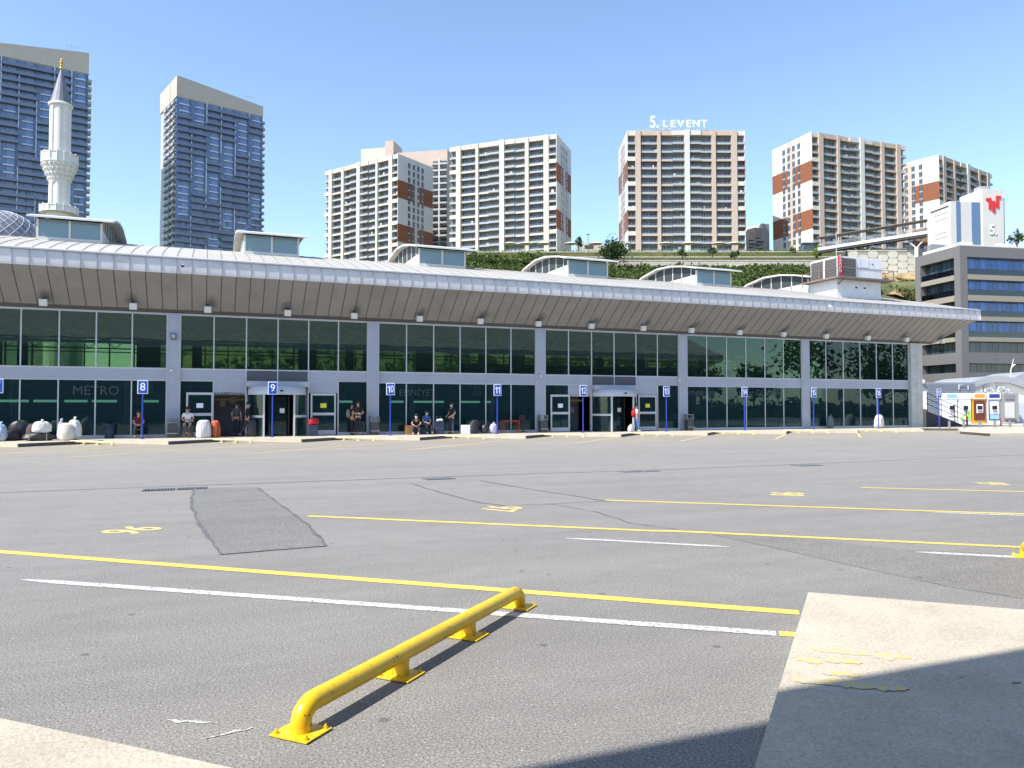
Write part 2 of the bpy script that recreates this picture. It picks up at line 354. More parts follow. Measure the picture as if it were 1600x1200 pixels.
# far sawtooth sidewalk
far = [(-28, 22)]; XB = 0.0
xs = [XB+5.7*k for k in range(-5, 9)]
pf = [(-28.5, 40)]
for x in xs: pf += [(x-2.85, -2.05), (x, -4.9)]
pf += [(48.3, -2.2), (50.2, -3.9), (44.6, -8.3), (42.5, -11.9), (60.0, -17.5), (100, -40), (130, -30), (110, 31.9), (-28.5, 31.9)]
pf = pf[1:]
fs = MB(); fs.prism(pf, -0.1, 0.15, 0); struct(fs.build('sidewalk', CONC), 'raised pale concrete sidewalk in front of the terminal')
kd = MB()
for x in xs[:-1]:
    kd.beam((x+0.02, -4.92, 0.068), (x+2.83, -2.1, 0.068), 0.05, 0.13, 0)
tagk = kd.build('kerb_face', KERB_SHADE); struct(tagk, 'kerb faces of the sawtooth bays with shade put into their dark colour')

# painted lines
def strip(name, pts, w, m, label, z=0.004, jit=0.0):
    b = MB(); L = []; Rr = []
    for i, p in enumerate(pts):
        a = Vector(pts[max(i-1, 0)]); c = Vector(pts[min(i+1, len(pts)-1)]); d = (c-a).normalized(); n = Vector((-d.y, d.x))
        ww = (w[i] if isinstance(w, (list, tuple)) else w)/2*(1+random.uniform(-jit, jit))
        L.append((p[0]+n.x*ww, p[1]+n.y*ww, z)); Rr.append((p[0]-n.x*ww, p[1]-n.y*ww, z))
    k = len(pts); b.add(L+Rr, [(i, i+k, i+k+1, i+1) for i in range(k-1)])
    return struct(b.build(name, m), label)
def sub(a, b, n, j=0.0):
    return [(a[0]+(b[0]-a[0])*i/n+random.uniform(-j, j), a[1]+(b[1]-a[1])*i/n+random.uniform(-j, j)) for i in range(n+1)]
strip('road_marking', sub((-2.55, -30.28), (5.9, -37.28), 30, 0.004), 0.14, YEL, 'nearest long yellow bay line running to the concrete pad')
strip('road_marking', sub((2.97, -30.25), (7.0, -33.38), 10, 0.008)+sub((7.25, -33.5), (11.4, -36.85), 12, 0.006), 0.12, YEL, 'second long yellow bay line from the front')
strip('road_marking', sub((8.04, -30.18), (17.0, -37.2), 20, 0.006), 0.12, YEL, 'third long yellow bay line from the front')
strip('road_marking', sub((13.83, -30.26), (22.6, -36.9), 20, 0.006), 0.12, YEL, 'farthest long yellow bay line at the right')
strip('road_marking', sub((-0.06, -33.62), (5.35, -37.66), 20, 0.004), [0.02]+[0.12]*20, WHT, 'nearest white line passing under the yellow wheel stop')
strip('road_marking', sub((5.37, -37.67), (5.48, -37.75), 2), 0.12, YEL, 'short yellow stub where the white line meets the concrete pad')
strip('road_marking', sub((5.7, -33.45), (7.22, -34.72), 8, 0.004), [0.03]+[0.1]*7+[0.02], WHT, 'short thin white line between two yellow lines')
strip('road_marking', sub((8.94, -35.75), (10.3, -36.85), 8, 0.004), [0.02]+[0.11]*8, WHT, 'short white line at the right under the second wheel stop')
strip('road_marking', sub((11.86, -33.38), (13.6, -34.75), 6, 0.004), [0.02]+[0.1]*6, WHT, 'thin white line beside the third yellow line')
for k, x in enumerate(xs[1:-1]):
    L = 11.5 if x < 20 else 7.5
    strip('road_marking', sub((x-L*0.707-0.3, -4.9-L*0.707-0.3), (x-0.12, -5.02), 8, 0.006), 0.11, YELF, 'pale yellow diagonal bay line at the far kerb, %s from the left' % ORD[k])
strip('road_marking', sub((18.9, -9.9), (24.4, -9.4), 6, 0.02), [0.01, .03, .04, .05, .04, .03, .01], WHT, 'faint white scuffed streak in the far asphalt')
strip('paint_scuff', sub((1.36, -37.72), (1.62, -37.86), 7, .012), [.005, .02, .03, .015, .03, .02, .005, .01], WHT, 'broken white scuff on the asphalt near the bottom left platform')
strip('paint_scuff', sub((1.55, -38.02), (1.78, -37.98), 7, .012), [.005, .015, .01, .02, .025, .01, .02, .005], WHT, 'second smaller white scuff near the bottom left platform')
# numerals on the ground
for i, (x, y, s) in enumerate(((0.62, -30.73, '96'), (5.92, -30.55, '97'), (11.62, -30.6, '98'), (17.02, -30.65, '99'))):
    me = text_mesh('bay_numeral', s, 0.85, YELF, ext=0.001, bold=0.012, sx=0.72)
    o = put('bay_numeral', me, None, (x, y, 0.004)); o.rotation_euler = (0, 0, math.atan2(-0.76, -0.65))
    struct(o, ['leftmost painted yellow bay numeral', 'second painted yellow bay numeral from the left', 'third painted yellow bay numeral from the left', 'rightmost painted yellow bay numeral'][i])
# worn yellow letters on the concrete pad
wl = MB()
for qi, (a, b, w) in enumerate((((4.93, -38.46), (5.35, -38.80), .05), ((5.2, -38.68), (5.25, -38.78), .09), ((4.74, -38.56), (4.8, -38.68), .06), ((4.85, -38.65), (5.02, -38.76), .05),
                  ((4.68, -38.80), (4.84, -38.92), .05), ((4.46, -38.84), (4.72, -39.02), .06), ((4.62, -38.98), (4.8, -39.08), .06), ((4.76, -39.1), (4.92, -39.15), .05))):
    q = sub(a, b, 7, 0.0015); n = len(q)
    d = (Vector(b)-Vector(a)).normalized(); nn = Vector((-d.y, d.x)); w *= 1.7
    ww = [w*random.uniform(.6, 1.1)*(0.4 if i in (0, n-1) else 1)/2 for i in range(n)]
    wl.add([(p[0]+nn.x*k, p[1]+nn.y*k, PH+0.0015+qi*.0004) for p, k in zip(q, ww)]+[(p[0]-nn.x*k, p[1]-nn.y*k, PH+0.0015+qi*.0004) for p, k in zip(q, ww)],
           [(i, i+n, i+n+1, i+1) for i in range(n-1)])
struct(wl.build('worn_lettering', YELC), 'worn yellow paint strokes on the concrete pad')
# asphalt repair patch + tar joints
pp = [(1.36, -25.2), (1.30, -27.0), (1.34, -28.4), (1.45, -30.2), (1.56, -31.5), (1.71, -33.0), (2.87, -32.91), (2.86, -31.2), (2.79, -29.7), (2.66, -28.0), (2.53, -25.6)]
b = MB(); b.add([(x, y, 0.004) for x, y in pp], [list(range(len(pp)))]); struct(b.build('asphalt_patch', A_PATCH), 'darker trapezoid repair patch in the asphalt')
def wob(pts, n, j):
    q = []
    for a, c in zip(pts[:-1], pts[1:]): q += sub(a, c, n, j)[:-1]
    return q+[pts[-1]]
strip('tar_joint', wob(pp[:6], 7, 0.018), [random.uniform(.015, .07) for _ in range(36)], TAR, 'ragged dark tar seam down the left side of the patch', 0.008)
strip('tar_joint', wob([pp[5], pp[6]], 14, 0.012), 0.025, TAR, 'thin dark seam along the near end of the patch', 0.008)
strip('tar_joint', wob(pp[6:], 7, 0.018), [random.uniform(.01, .07) for _ in range(29)], TAR, 'ragged dark tar seam down the right side of the patch', 0.008)
def gq(px, py):   # image pixel of a ground mark -> world
    d = 1.62/math.tan(math.atan((py-600)/F)-PITCH); return br(px, d)
for pts, w, lab in (([(640, 755), (690, 770), (750, 786), (790, 790)], .03, 'thin crack crossing the middle of the yard'),
                    ([(750, 751), (830, 765), (940, 782), (950, 784)], .03, 'thin crack leading to the third yellow line'),
                    ([(790, 790), (860, 788), (950, 783)], .02, 'thin joint linking two cracks'),
                    ([(860, 788), (930, 800), (985, 818), (1060, 828)], .014, 'hairline crack near the second yellow line')):
    strip('crack', wob([gq(*p) for p in pts], 8, .02), w, TAR, lab, 0.006, 0.5)
b = MB(); q = [gq(*p) for p in ((1110, 836), (1250, 842), (1400, 858), (1600, 868), (1600, 938), (1480, 918), (1360, 892), (1230, 862))]; b.add([(x, y, .003) for x, y in q], [list(range(len(q)))[::-1]])
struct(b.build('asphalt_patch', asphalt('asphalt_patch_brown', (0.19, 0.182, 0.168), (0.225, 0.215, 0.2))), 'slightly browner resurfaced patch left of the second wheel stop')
strip('gutter_joint', wob([(-12, -24.85), (1.6, -24.72), (5.3, -24.7), (13.8, -24.9), (27, -24.2), (50, -24)], 10, .03), 0.06, A_PATCH, 'long shallow drainage joint across the yard', 0.005, 0.3)
DRN = mat('drain_iron', (0.035, 0.035, 0.035), 0.6)
for i, (px0, px1, py) in enumerate(((227, 273, 765), (280, 324, 763), (663, 709, 748), (967, 997, 737), (1000, 1026, 736), (1236, 1280, 727.5))):
    a = gq(px0, py); c = gq(px1, py); w = math.hypot(c[0]-a[0], c[1]-a[1])
    b = MB(); b.bx(-w/2, w/2, -.22, .22, -.02, .006)
    for k in range(10): b.bx(-w/2+w*(k+.3)/10, -w/2+w*(k+.7)/10, -.18, .18, .006, .016, 1)
    t = thing('drain_grate', ['leftmost dark iron drain grate beside another', 'iron drain grate just right of the leftmost one', 'single iron drain grate in the middle of the yard', 'left one of two paired grates right of centre', 'right one of two paired grates right of centre', 'faint rightmost iron drain grate'][i], 'drain', ((a[0]+c[0])/2, (a[1]+c[1])/2, 0), 0, 'drain grates across the yard')
    b.build('grate', [DRN, GREYM], t)

# ================================================================== TERMINAL
T = thing('bus_terminal', 'long two storey glass fronted terminal under a sloping metal roof with deep soffit', 'building')
BAY = 10.05; X0, X1 = -2, 5
FY = -2.5
# roof
def ext(profile, x0, x1, name, mats, mi=0, parent=T):     # extrude a (y,z) profile along x
    b = MB(); n = len(profile); v = [(x, y, z) for x in (x0, x1) for y, z in profile]
    b.add(v, [(i, i+1, n+i+1, n+i) for i in range(n-1)], mi); return b
XE = 54.3; XL = -21
rp = [(FY, 8.74), (0, 9.47), (3, 10.22), (6, 10.87), (9, 11.36), (11, 11.5), (13, 11.36), (17, 10.7), (22, 9.45), (24.5, 8.74)]
b = MB(); n = len(rp); endx = [XE, XE-1.8, XE-3.6, XE-5.2, XE-6.4, XE-6.8, XE-6.4, XE-4.6, XE-1.8, XE]
v = [(XL, y, z) for y, z in rp]+[(endx[i], y, z) for i, (y, z) in enumerate(rp)]
b.add(v, [(i, n+i, n+i+1, i+1) for i in range(n-1)], 0)
b.add([(endx[i], y, z) for i, (y, z) in enumerate(rp)], [list(range(n))], 0)
k = 0
x = XL+0.4
while x < XE-.3:
    for i in range(5):
        if x < min(endx[i], endx[i+1]): b.beam((x, rp[i][0], rp[i][1]+.005), (x, rp[i+1][0], rp[i+1][1]+.005), .035, .03, 1)
    x += .67
roof = b.build('roof', [ROOF, ROOFS], T)
# fascia (bulging) + ribs
fp = [(FY+.01, 8.0), (FY-.005, 8.12), (FY-.012, 8.36), (FY-.006, 8.58), (FY, 8.68), (FY+.02, 8.70), (FY-.06, 8.71), (FY-.06, 8.78), (FY+.3, 8.86)]
b = ext(fp, XL, XE, 'fascia', None)
b.bx(XE-.02, XE, FY-.05, FY+1.2, 8.02, 8.78)
x = XL+.4
while x < XE:
    for i in range(4): b.beam((x, fp[i][0]-.02, fp[i][1]), (x, fp[i+1][0]-.02, fp[i+1][1]), .028, .03, 1)
    x += .67
b.bx(XL, XE, FY-.09, FY-.03, 8.705, 8.76, 2)
b.build('fascia', [FASC, FASR, FRAMEG], T)
# soffit
sp = [(FY+.02, 8.0), (-.45, 6.52)]
b = MB(); b.add([(XL, sp[0][0], sp[0][1]), (XE-.25, sp[0][0], sp[0][1]), (XE-2.0, sp[1][0], sp[1][1]), (XL, sp[1][0], sp[1][1])], [(0, 3, 2, 1)], 0)
b.add([(XL, -.45, 6.5), (XE-2.0, -.45, 6.5), (XE-2.0, 0.05, 6.38), (XL, .05, 6.38)], [(0, 3, 2, 1)], 2)
b.add([(XL, -.45, 6.5), (XE-2.0, -.45, 6.5), (XE-2.0, -.45, 6.53), (XL, -.45, 6.53)], [(0, 1, 2, 3)], 2)
x = XL+.4
while x < XE-.5:
    xb = min(x, XE-2.0)
    b.beam((x, sp[0][0], sp[0][1]-.004), (xb, sp[1][0], sp[1][1]-.004), .028, .012, 1)
    x += .67
# underside of hip end
b.add([(XE-.25, FY+.02, 8.0), (XE, 24, 8.0), (XE-2, 22, 6.5), (XE-2.0, -.45, 6.52)], [(0, 1, 2, 3)], 0)
b.build('soffit', [SOFF, SOFFD, mat('soffit_edge', (0.12, 0.11, 0.108), .7)], T)
# columns, spandrels, frames
for n in range(-2, 5):
    x = BAY*n; b = MB(); b.bx(x-.28, x+.28, -.12, .3, .15, 6.38)
    b.bx(x-.31, x-.28, -.14, .1, .15, 6.38, 1); b.bx(x+.28, x+.31, -.14, .1, .15, 6.38, 1)
    b.build('column', [ALU, FRAMEW], T)
b = MB(); b.bx(50.0, 51.15, -.2, 20, .15, 6.38)
for z in np.arange(.75, 6.3, .6): b.bx(49.99, 51.16, -.208, -.2, z, z+.02, 1)
b.bx(50.55, 50.57, -.209, -.2, .15, 6.38, 1)
b.build('end_wall', [CONCB, FRAMEG], T)
PW = (BAY-.62)/6
def panes(n): a = BAY*n+.31; return [a+PW*i for i in range(7)]
for n in range(-2, 5):
    ps = panes(n)
    win = MB()
    for x in ps: win.bx(x-.03, x+.03, -.03, .06, 3.6, 6.38)
    win.bx(ps[0], ps[6], -.034, .05, 3.55, 3.62); win.bx(ps[0], ps[6], -.034, .05, 6.28, 6.38)
    wo = win.build('upper_window', FRAMEW, T)
    for i in range(6):
        g_ = MB(); g_.bx(ps[i]+.03, ps[i+1]-.03, 0, .012, 3.62, 6.28); g_.build('pane', TGLASS, wo)
    sb = MB(); doors = n in (0, 2)
    if doors:
        sb.bx(ps[0], ps[2], -.02, .1, 3.02, 3.55); sb.bx(ps[4], ps[6], -.02, .1, 3.02, 3.55)
        sb.bx(ps[2]+.03, ps[3]-.03, -.015, .1, 3.02, 3.53, 1); sb.bx(ps[3]+.03, ps[4]-.03, -.015, .1, 3.02, 3.53, 1)
        sb.bx(ps[2]-.03, ps[2]+.03, -.04, .1, 2.9, 3.55, 2); sb.bx(ps[4]-.03, ps[4]+.03, -.04, .1, 2.9, 3.55, 2); sb.bx(ps[3]-.03, ps[3]+.03, -.04, .1, 3.02, 3.55, 2)
        sb.bx(ps[1]+.03, ps[2]-.03, -.02, .1, 2.42, 3.0); sb.bx(ps[4]+.03, ps[5]-.03, -.02, .1, 2.42, 3.0)
        sb.bx(ps[1], ps[2], -.03, .1, 3.0, 3.02, 2); sb.bx(ps[4], ps[5], -.03, .1, 3.0, 3.02, 2)
        sb.bx(ps[2]-.03, ps[4]+.03, -.5, .1, 2.72, 3.0, 0)
    else:
        sb.bx(ps[0], ps[6], -.02, .1, 3.02, 3.55)
    sb.build('spandrel', [ALU, DKPAN, FRAMEW], T)
    win = MB(); idx = [0, 5] if doors else range(6)
    for i in range(7):
        if doors and i in (3,): continue
        win.bx(ps[i]-.03, ps[i]+.03, -.03, .06, .15, 3.02)
    if not doors: win.bx(ps[0], ps[6], -.034, .05, .15, .3)
    else:
        win.bx(ps[0], ps[1], -.034, .05, .15, .26); win.bx(ps[5], ps[6], -.034, .05, .15, .3); win.bx(ps[1], ps[5], .02, .05, 3.0, 3.02); win.bx(ps[0], ps[6], .02, .05, .12, .14)
    win.bx(ps[0], ps[1] if doors else ps[6], -.034, .05, 2.97, 3.02)
    wo = win.build('lower_window', FRAMEW, T)
    for i in idx:
        g_ = MB(); g_.bx(ps[i]+.03, ps[i+1]-.03, 0, .012, .26, 2.98); g_.build('pane', LGLASS, wo)
b = MB(); b.bx(-21, 50, -.06, .3, .13, .152); b.build('base_sill', DKPAN, T)
CNT_ = mat('seat_grey', (.10, .13, .15), .6)
# interior: slabs, rear glazing, columns
b = MB(); b.bx(-21, 50, .35, 20, 3.1, 3.5, 0); b.bx(-21, 50, .35, 20, 6.55, 6.9, 0); b.bx(-21, 50, .3, 20, .1, .18, 1)
b.bx(-21, 50, 19.6, 19.8, .15, 3.1, 0); b.bx(-21.2, -21, 0, 20, .15, 8, 0)
for n in range(-2, 6):
    for yy in (6.5, 13): b.bx(BAY*n-.25+1, BAY*n+.25+1, yy, yy+.5, .15, 6.6, 0)
for n in range(0, 14): b.bx(-20+5*n, -19.85+5*n, .5, 19.5, 6.2, 6.55, 0)
for yy in (4, 8, 12, 16): b.bx(-21, 50, yy, yy+.15, 6.05, 6.2, 0)
for yy in (2.0, 19.0): b.bx(-21, 50, yy, yy+.05, 4.45, 4.5, 0)
b.bx(20.5, 50, 17, 17.3, 3.5, 5.2, 0)
b.build('interior', [DARK, INTF], T)
TRS = mat('truss_grey', (.22, .23, .23), .6); rt = random.Random(5)
for yy in (5.0, 9.0, 14.0):
    b = MB(); b.bx(-20.5, 49.5, yy, yy+.08, 5.45, 5.53); b.bx(-20.5, 49.5, yy, yy+.08, 6.15, 6.22)
    for i in range(46): b.beam((-20.5+i*1.5, yy+.04, 5.5), (-20.5+i*1.5+.75, yy+.04, 6.2), .05, .05); b.beam((-20.5+i*1.5+.75, yy+.04, 6.2), (-19+i*1.5, yy+.04, 5.5), .05, .05)
    b.build('ceiling_truss', TRS, T)
for i in range(16):
    x = -19+i*4.4+rt.uniform(-.6, .6); y = rt.uniform(2, 7); b = MB(); b.beam((x, y, 5.75), (x+.9, y+1.1, 5.95), .16, .06); b.build('reflection_bar', SIGNW, T)  # unlit white bars added to stand for bright reflection streaks in the glass
for i in range(22):
    x = -19+i*3.2+rt.uniform(-.8, .8); h = rt.uniform(.5, 1.5); b = MB(); b.bx(x, x+rt.uniform(.3, 1.2), rt.uniform(1.2, 3), 3.4, .18, h+.2); b.build('waiting_furniture', [CNT_, TRS][i % 2], T)
rw = MB(); x = -21
while x < 50: rw.bx(x, x+.1, 19.9, 20, 3.5, 6.6); x += 1.6
rw.bx(-21, 50, 19.9, 20, 3.5, 3.9)
for a in ((-3.2, -1.6), (8.2, 9.6), (17.6, 19), (26, 27.4)): rw.bx(a[0], a[1], 19.85, 20.02, 3.5, 6.6)
rwo = rw.build('rear_window', DARK, T)
g_ = MB(); g_.bx(-21, 50, 19.94, 19.95, 3.6, 6.55); g_.build('pane', RGLASS, rwo)
# counters, kiosks and office fittings seen through the ground floor glass
TEAL = mat('teal_panel', (0.08, 0.32, 0.27), .6); RED = mat('red_paint', (0.45, 0.03, 0.02), .5)
CNT = mat('counter_grey', (0.16, 0.17, 0.16), .6); REFL_GLOW = emit('reflection_strip', (0.55, 0.85, 0.75), 0.9)
for x0, x1, y in ((-17, -9, 4), (-7.6, -1, 4.2), (10.6, 18, 3.6), (30.8, 39.3, 4.5), (41, 49, 4.5)): b = MB(); b.bx(x0, x1, y, y+.6, .18, 1.25); b.build('counter', CNT, T)
for x0, x1 in ((-9.4, -8.8), (-8.3, -6.4), (-6.2, -5.2), (-4.9, -3.9), (-3.7, -2.6), (-1.4, -.7), (8.35, 9.1), (11.2, 12.0), (12.6, 14.4), (15.4, 16.6), (16.9, 17.3)):
    b = MB(); b.bx(x0, x1, .9, .95, 1.9, 2.02); b.build('reflection_strip', REFL_GLOW, T)  # glowing bars imitate bright reflections in the ground floor glass
for x0, x1, y0, z1 in ((11.1, 12.6, .5, .72), (14.9, 15.7, .5, .75), (18.0, 18.9, .6, .85), (36.2, 36.9, .6, .7), (-.9, 0, .5, .6)):
    b = MB(); b.bx(x0, x1, y0, y0+.5, .18, z1); b.build('low_cabinet', TEAL, T, bevel=.01)
b = MB(); b.bx(18.6, 19.3, 2, 2.05, 1.2, 2.4); b.build('red_banner', RED, T); b = MB(); b.bx(-.75, -.2, 2, 2.05, 1.0, 2.4); b.build('red_banner', RED, T)
FAINT = mat('faint_lettering', (0.04, 0.07, 0.07), .6)
for s, px, z, sz in (('METRO', 150, 2.45, .62), ('ŞAMPİYON', 357, 2.28, .3), ('EMNİYET', 652, 2.45, .5), ('imge tur', 1096, 2.6, .62), ('umar GÜLLER', 1187, 2.6, .58), ('tur', 1340, 2.6, .3)):
    text('window_lettering', s, sz, FAINT, T, (fx(px, -.01), -.012, z), ext=.002)
# revolving doors
for n in (0, 2):
    ps = panes(n); cx = ps[3]; r = 1.5
    d = MB()
    rv = MB(); rv.lathe([(r, 2.3), (r, 2.72), (0, 2.72)], cx, .25, 32, 0, True, a0=math.pi, a1=2*math.pi)
    rv.lathe([(r-.02, 2.3), (0, 2.3)], cx, .25, 32, 1, False, a0=math.pi, a1=2*math.pi)
    for k in range(7):
        a = math.pi+math.pi*k/6
        if k in (0, 2, 4, 6): rv.bx(cx+r*math.cos(a)-.045, cx+r*math.cos(a)+.045, .25+r*math.sin(a)-.045, .25+r*math.sin(a)+.045, .15, 2.3)
    rv.lathe([(r+.01, 1.12), (r+.03, 1.2), (r+.01, 1.24)], cx, .25, 12, 0, True, a0=math.pi, a1=math.pi*1.333)
    rv.lathe([(r+.01, 1.12), (r+.03, 1.2), (r+.01, 1.24)], cx, .25, 12, 0, True, a0=math.pi*1.667, a1=math.pi*2)
    rv.bx(cx-.55, cx+.55, .1, .14, .15, .22); rv.bx(cx+.5, cx+.58, -.35, .35, .15, 2.3, 1)
    rv.ball((cx+.1, .25-r-.02, 2.5), .05, 8, 1, (2, 1, 1))
    dr = rv.build('revolving_door', [FRAMEW, BLACK], T)
    for a0, a1 in ((math.pi, math.pi*1.333), (math.pi*1.667, math.pi*2)):
        g_ = MB(); g_.lathe([(r-.02, .17), (r-.02, 2.3)], cx, .25, 12, 0, True, a0=a0, a1=a1); g_.build('curved_glass', LGLASS, dr)
    g_ = MB(); g_.bx(cx-.5, cx+.45, -.2, -.18, .25, 2.25); g_.build('door_glass', LGLASS, dr)
    b = MB(); b.bx(cx+.1, cx+.34, -.25, -.24, 1.35, 1.6); b.build('notice', SIGNW, dr)
    def door(x0, x1, y, note, nm='glass_door'):
        f = MB(); f.bx(x0, x0+.09, y-.03, y+.03, .18, 2.4); f.bx(x1-.09, x1, y-.03, y+.03, .18, 2.4)
        for z0, z1 in ((.18, .42), (1.22, 1.36), (2.28, 2.4)): f.bx(x0+.09, x1-.09, y-.028, y+.028, z0, z1)
        do = f.build(nm, FRAMEW, T); q = MB(); q.bx(x0+.09, x1-.09, y-.006, y+.006, .42, 1.22); q.bx(x0+.09, x1-.09, y-.006, y+.006, 1.36, 2.28); q.build('pane', LGLASS, do)
        if note:
            q = MB(); q.bx((x0+x1)/2-.16, (x0+x1)/2+.16, y-.045, y-.035, 1.62, 1.86); q.build('notice', note, do)
    b = MB(); b.bx(ps[1]-.5, ps[2]+.2, 2.2, 2.3, .2, 2.7); b.bx(ps[1]-.5, ps[1]-.4, .4, 2.2, .2, 2.7); b.build('lobby_wall', mat('lobby_grey%d' % n, (.17, .18, .2), .7), T)
    for dx, zz_ in ((.35, 1.7), (.85, 1.85), (1.15, 1.3)): b = MB(); b.bx(ps[1]+dx, ps[1]+dx+.28, 2.15, 2.19, zz_, zz_+.36); b.build('lobby_poster', FRAMEG, T)
    door(ps[0]+.3, ps[1]+.0, -.16, SIGNW, 'open_door_leaf')
    door(ps[4]+.12, ps[5]-.12, -.05, mat('yellow_notice%d' % n, (.75, .72, .05), .5))
    b = MB(); b.bx(ps[1]+.03, ps[2]-.03, .05, .3, 2.3, 2.42); b.bx(ps[1]+.05, ps[2]-.05, .9, 1.0, 2.0, 2.12, 1); b.build('door_head', [FRAMEG, mat('olive_sign%d' % n, (.2, .2, .03), .5)], T)
# clerestories on the roof
for k in range(-1, 5):
    x0 = 3.4+10.0*k; c = thing('tmp', 'x', 'x'); bpy.data.objects.remove(c)
    x1 = x0+3.0; b = MB()
    b.bx(x0, x1, 3.0, 3.15, 10.05, 10.38, 0); b.bx(x0, x0+.1, 3.0, 3.1, 10.38, 11.28, 0); b.bx(x1-.1, x1, 3.0, 3.1, 10.38, 11.28, 0); b.bx((x0+x1)/2-.05, (x0+x1)/2+.05, 3.0, 3.1, 10.38, 11.28, 0)
    cur = [(2.5, 11.26), (4.0, 11.62), (5.8, 11.92), (7.6, 12.0), (9.6, 11.72), (11.3, 11.2)]
    for xs_ in (x0, x1-.08):
        b.bx(xs_, xs_+.08, 3.15, 9.6, 10.0, 10.95, 0)
        for i in range(6):
            yy = 3.6+i*1.15; zt = np.interp(yy, [p[0] for p in cur], [p[1] for p in cur]); b.bx(xs_, xs_+.1, yy, yy+.07, 10.6, zt, 0)
    cl = b.build('clerestory', WHITE, T)
    rf = MB(); nn = len(cur)
    for dz, flip in ((0, 1), (.1, 0)):
        v = [(x, y, z+dz) for x in (x0-.35, x1+.55) for y, z in cur]
        rf.add(v, [((i, i+1, nn+i+1, nn+i) if flip else (i, nn+i, nn+i+1, i+1)) for i in range(nn-1)], 0)
    for x in (x0-.35, x1+.55):
        rf.add([(x, y, z) for y, z in cur]+[(x, y, z+.1) for y, z in cur], [(i, i+1, nn+i+1, nn+i) for i in range(nn-1)], 0)
    rf.add([(x0-.35, cur[0][0], cur[0][1]), (x1+.55, cur[0][0], cur[0][1]), (x1+.55, cur[0][0], cur[0][1]+.1), (x0-.35, cur[0][0], cur[0][1]+.1)], [(0, 1, 2, 3)], 0)
    rf.build('clerestory_roof', WHITE, cl)
    for xa, xb in ((x0+.1, (x0+x1)/2-.05), ((x0+x1)/2+.05, x1-.1)): gg = MB(); gg.bx(xa, xb, 3.04, 3.06, 10.38, 11.3); gg.build('clerestory_glass', SGLASS, cl)
    gy = [3.15, 4.2, 6.2, 8.2, 9.6]
    for xs_ in (x0+.03, x1-.05):
        gg = MB(); zt = [np.interp(y, [p[0] for p in cur], [p[1] for p in cur]) for y in gy]
        gg.add([(xs_, y, 10.9) for y in gy]+[(xs_, y, z) for y, z in zip(gy, zt)], [(i, i+1, i+6, i+5) for i in range(4)]); gg.build('side_glass', SGLASS2, cl)
b = MB(); b.bx(XL, 47, 10.9, 11.1, 11.47, 11.53); b.build('ridge_cap', ROOF, T)

# floodlights along the soffit
fl0 = None
FLX = [-5.55, -1.78, 1.57, 5.42, 8.85, 12.45, 16.0, 19.6, 23.1, 26.7, 30.25, 34.0, 37.6, 41.3, 45.1, 48.8, 52.4]
HOUS = mat('floodlight_housing', (.62, .62, .6), .5); LENS = mat('floodlight_lens', (.7, .7, .68), .25)
for i, x in enumerate(FLX):
    lab = ('leftmost boxy floodlight under the soffit' if i == 0 else 'rightmost boxy floodlight under the soffit' if i == 16 else 'boxy white floodlight, %s from the left along the soffit' % ORD[i])
    if fl0 is None:
        fl0 = thing('floodlight', lab, 'floodlight', (x, -.75, 6.62), 0, 'floodlights along the soffit')
        b = MB(); b.add([(-.17, -.2, -.26), (.17, -.2, -.26), (.17, -.28, .06), (-.17, -.28, .06), (-.15, .02, -.2), (.15, .02, -.2), (.15, -.04, .08), (-.15, -.04, .08)],
                        [(3, 2, 1, 0), (4, 5, 6, 7), (0, 1, 5, 4), (1, 2, 6, 5), (2, 3, 7, 6), (3, 0, 4, 7)]); b.build('housing', HOUS, fl0, bevel=.015)
        b = MB(); b.add([(-.14, -.215, -.22), (.14, -.215, -.22), (.14, -.283, .03), (-.14, -.283, .03)], [(0, 1, 2, 3)]); b.build('lens', LENS, fl0)
        b = MB(); b.beam((0, -.1, .05), (0, -.05, .3), .03, .03); b.bx(-.08, .08, -.12, .05, .24, .29); b.build('bracket', BLACK, fl0)
    else:
        c = copy_tree(fl0); c.location.x = x; c['label'] = lab
# cameras and small wall boxes
CAMW = mat('camera_white', (.75, .75, .75), .4)
for i, (x, y, z, col, lab) in enumerate(((fx(283, -2.65), -2.62, 8.42, BLACK, 'small dark security camera on the left part of the fascia'),
                                    (fx(1296, -2.65), -2.62, 8.42, CAMW, 'small white security camera on the right part of the fascia'),
                                    (fx(268, -.15), -.14, 3.62, CAMW, 'white security camera on the column left of the first entrance'),
                                    (fx(843, -.15), -.14, 3.62, CAMW, 'white security camera on the column left of the second entrance'),
                                    (fx(1058, -.15), -.14, 3.5, CAMW, 'white security camera on the column above bay sign 13'),
                                    (fx(1431, -.2), -.2, 3.35, CAMW, 'security camera on the pale end wall'))):
    t = thing('security_camera', lab, 'camera', (x, y, z), 0, 'security cameras on the terminal')
    b = MB(); b.tube([(0, 0, 0), (0, -.16, 0), (.02, -.18, -.06)], .018, 6); b.build('bracket', FRAMEG, t)
    b = MB(); b.tube([(.02, -.1, -.1), (-.02, -.36, -.14)], .055, 10); b.build('camera_body', col, t)
t = thing('wall_speaker', 'small dark wall speaker high on the column left of the first entrance', 'speaker', (fx(270, -.15), -.14, 5.2))
b = MB(); b.bx(-.13, .13, -.16, 0, -.15, .15); b.build('casing', GREYD, t, bevel=.02); b = MB(); b.bx(-.09, .09, -.17, -.16, -.11, .11); b.build('grille', FRAMEG, t)

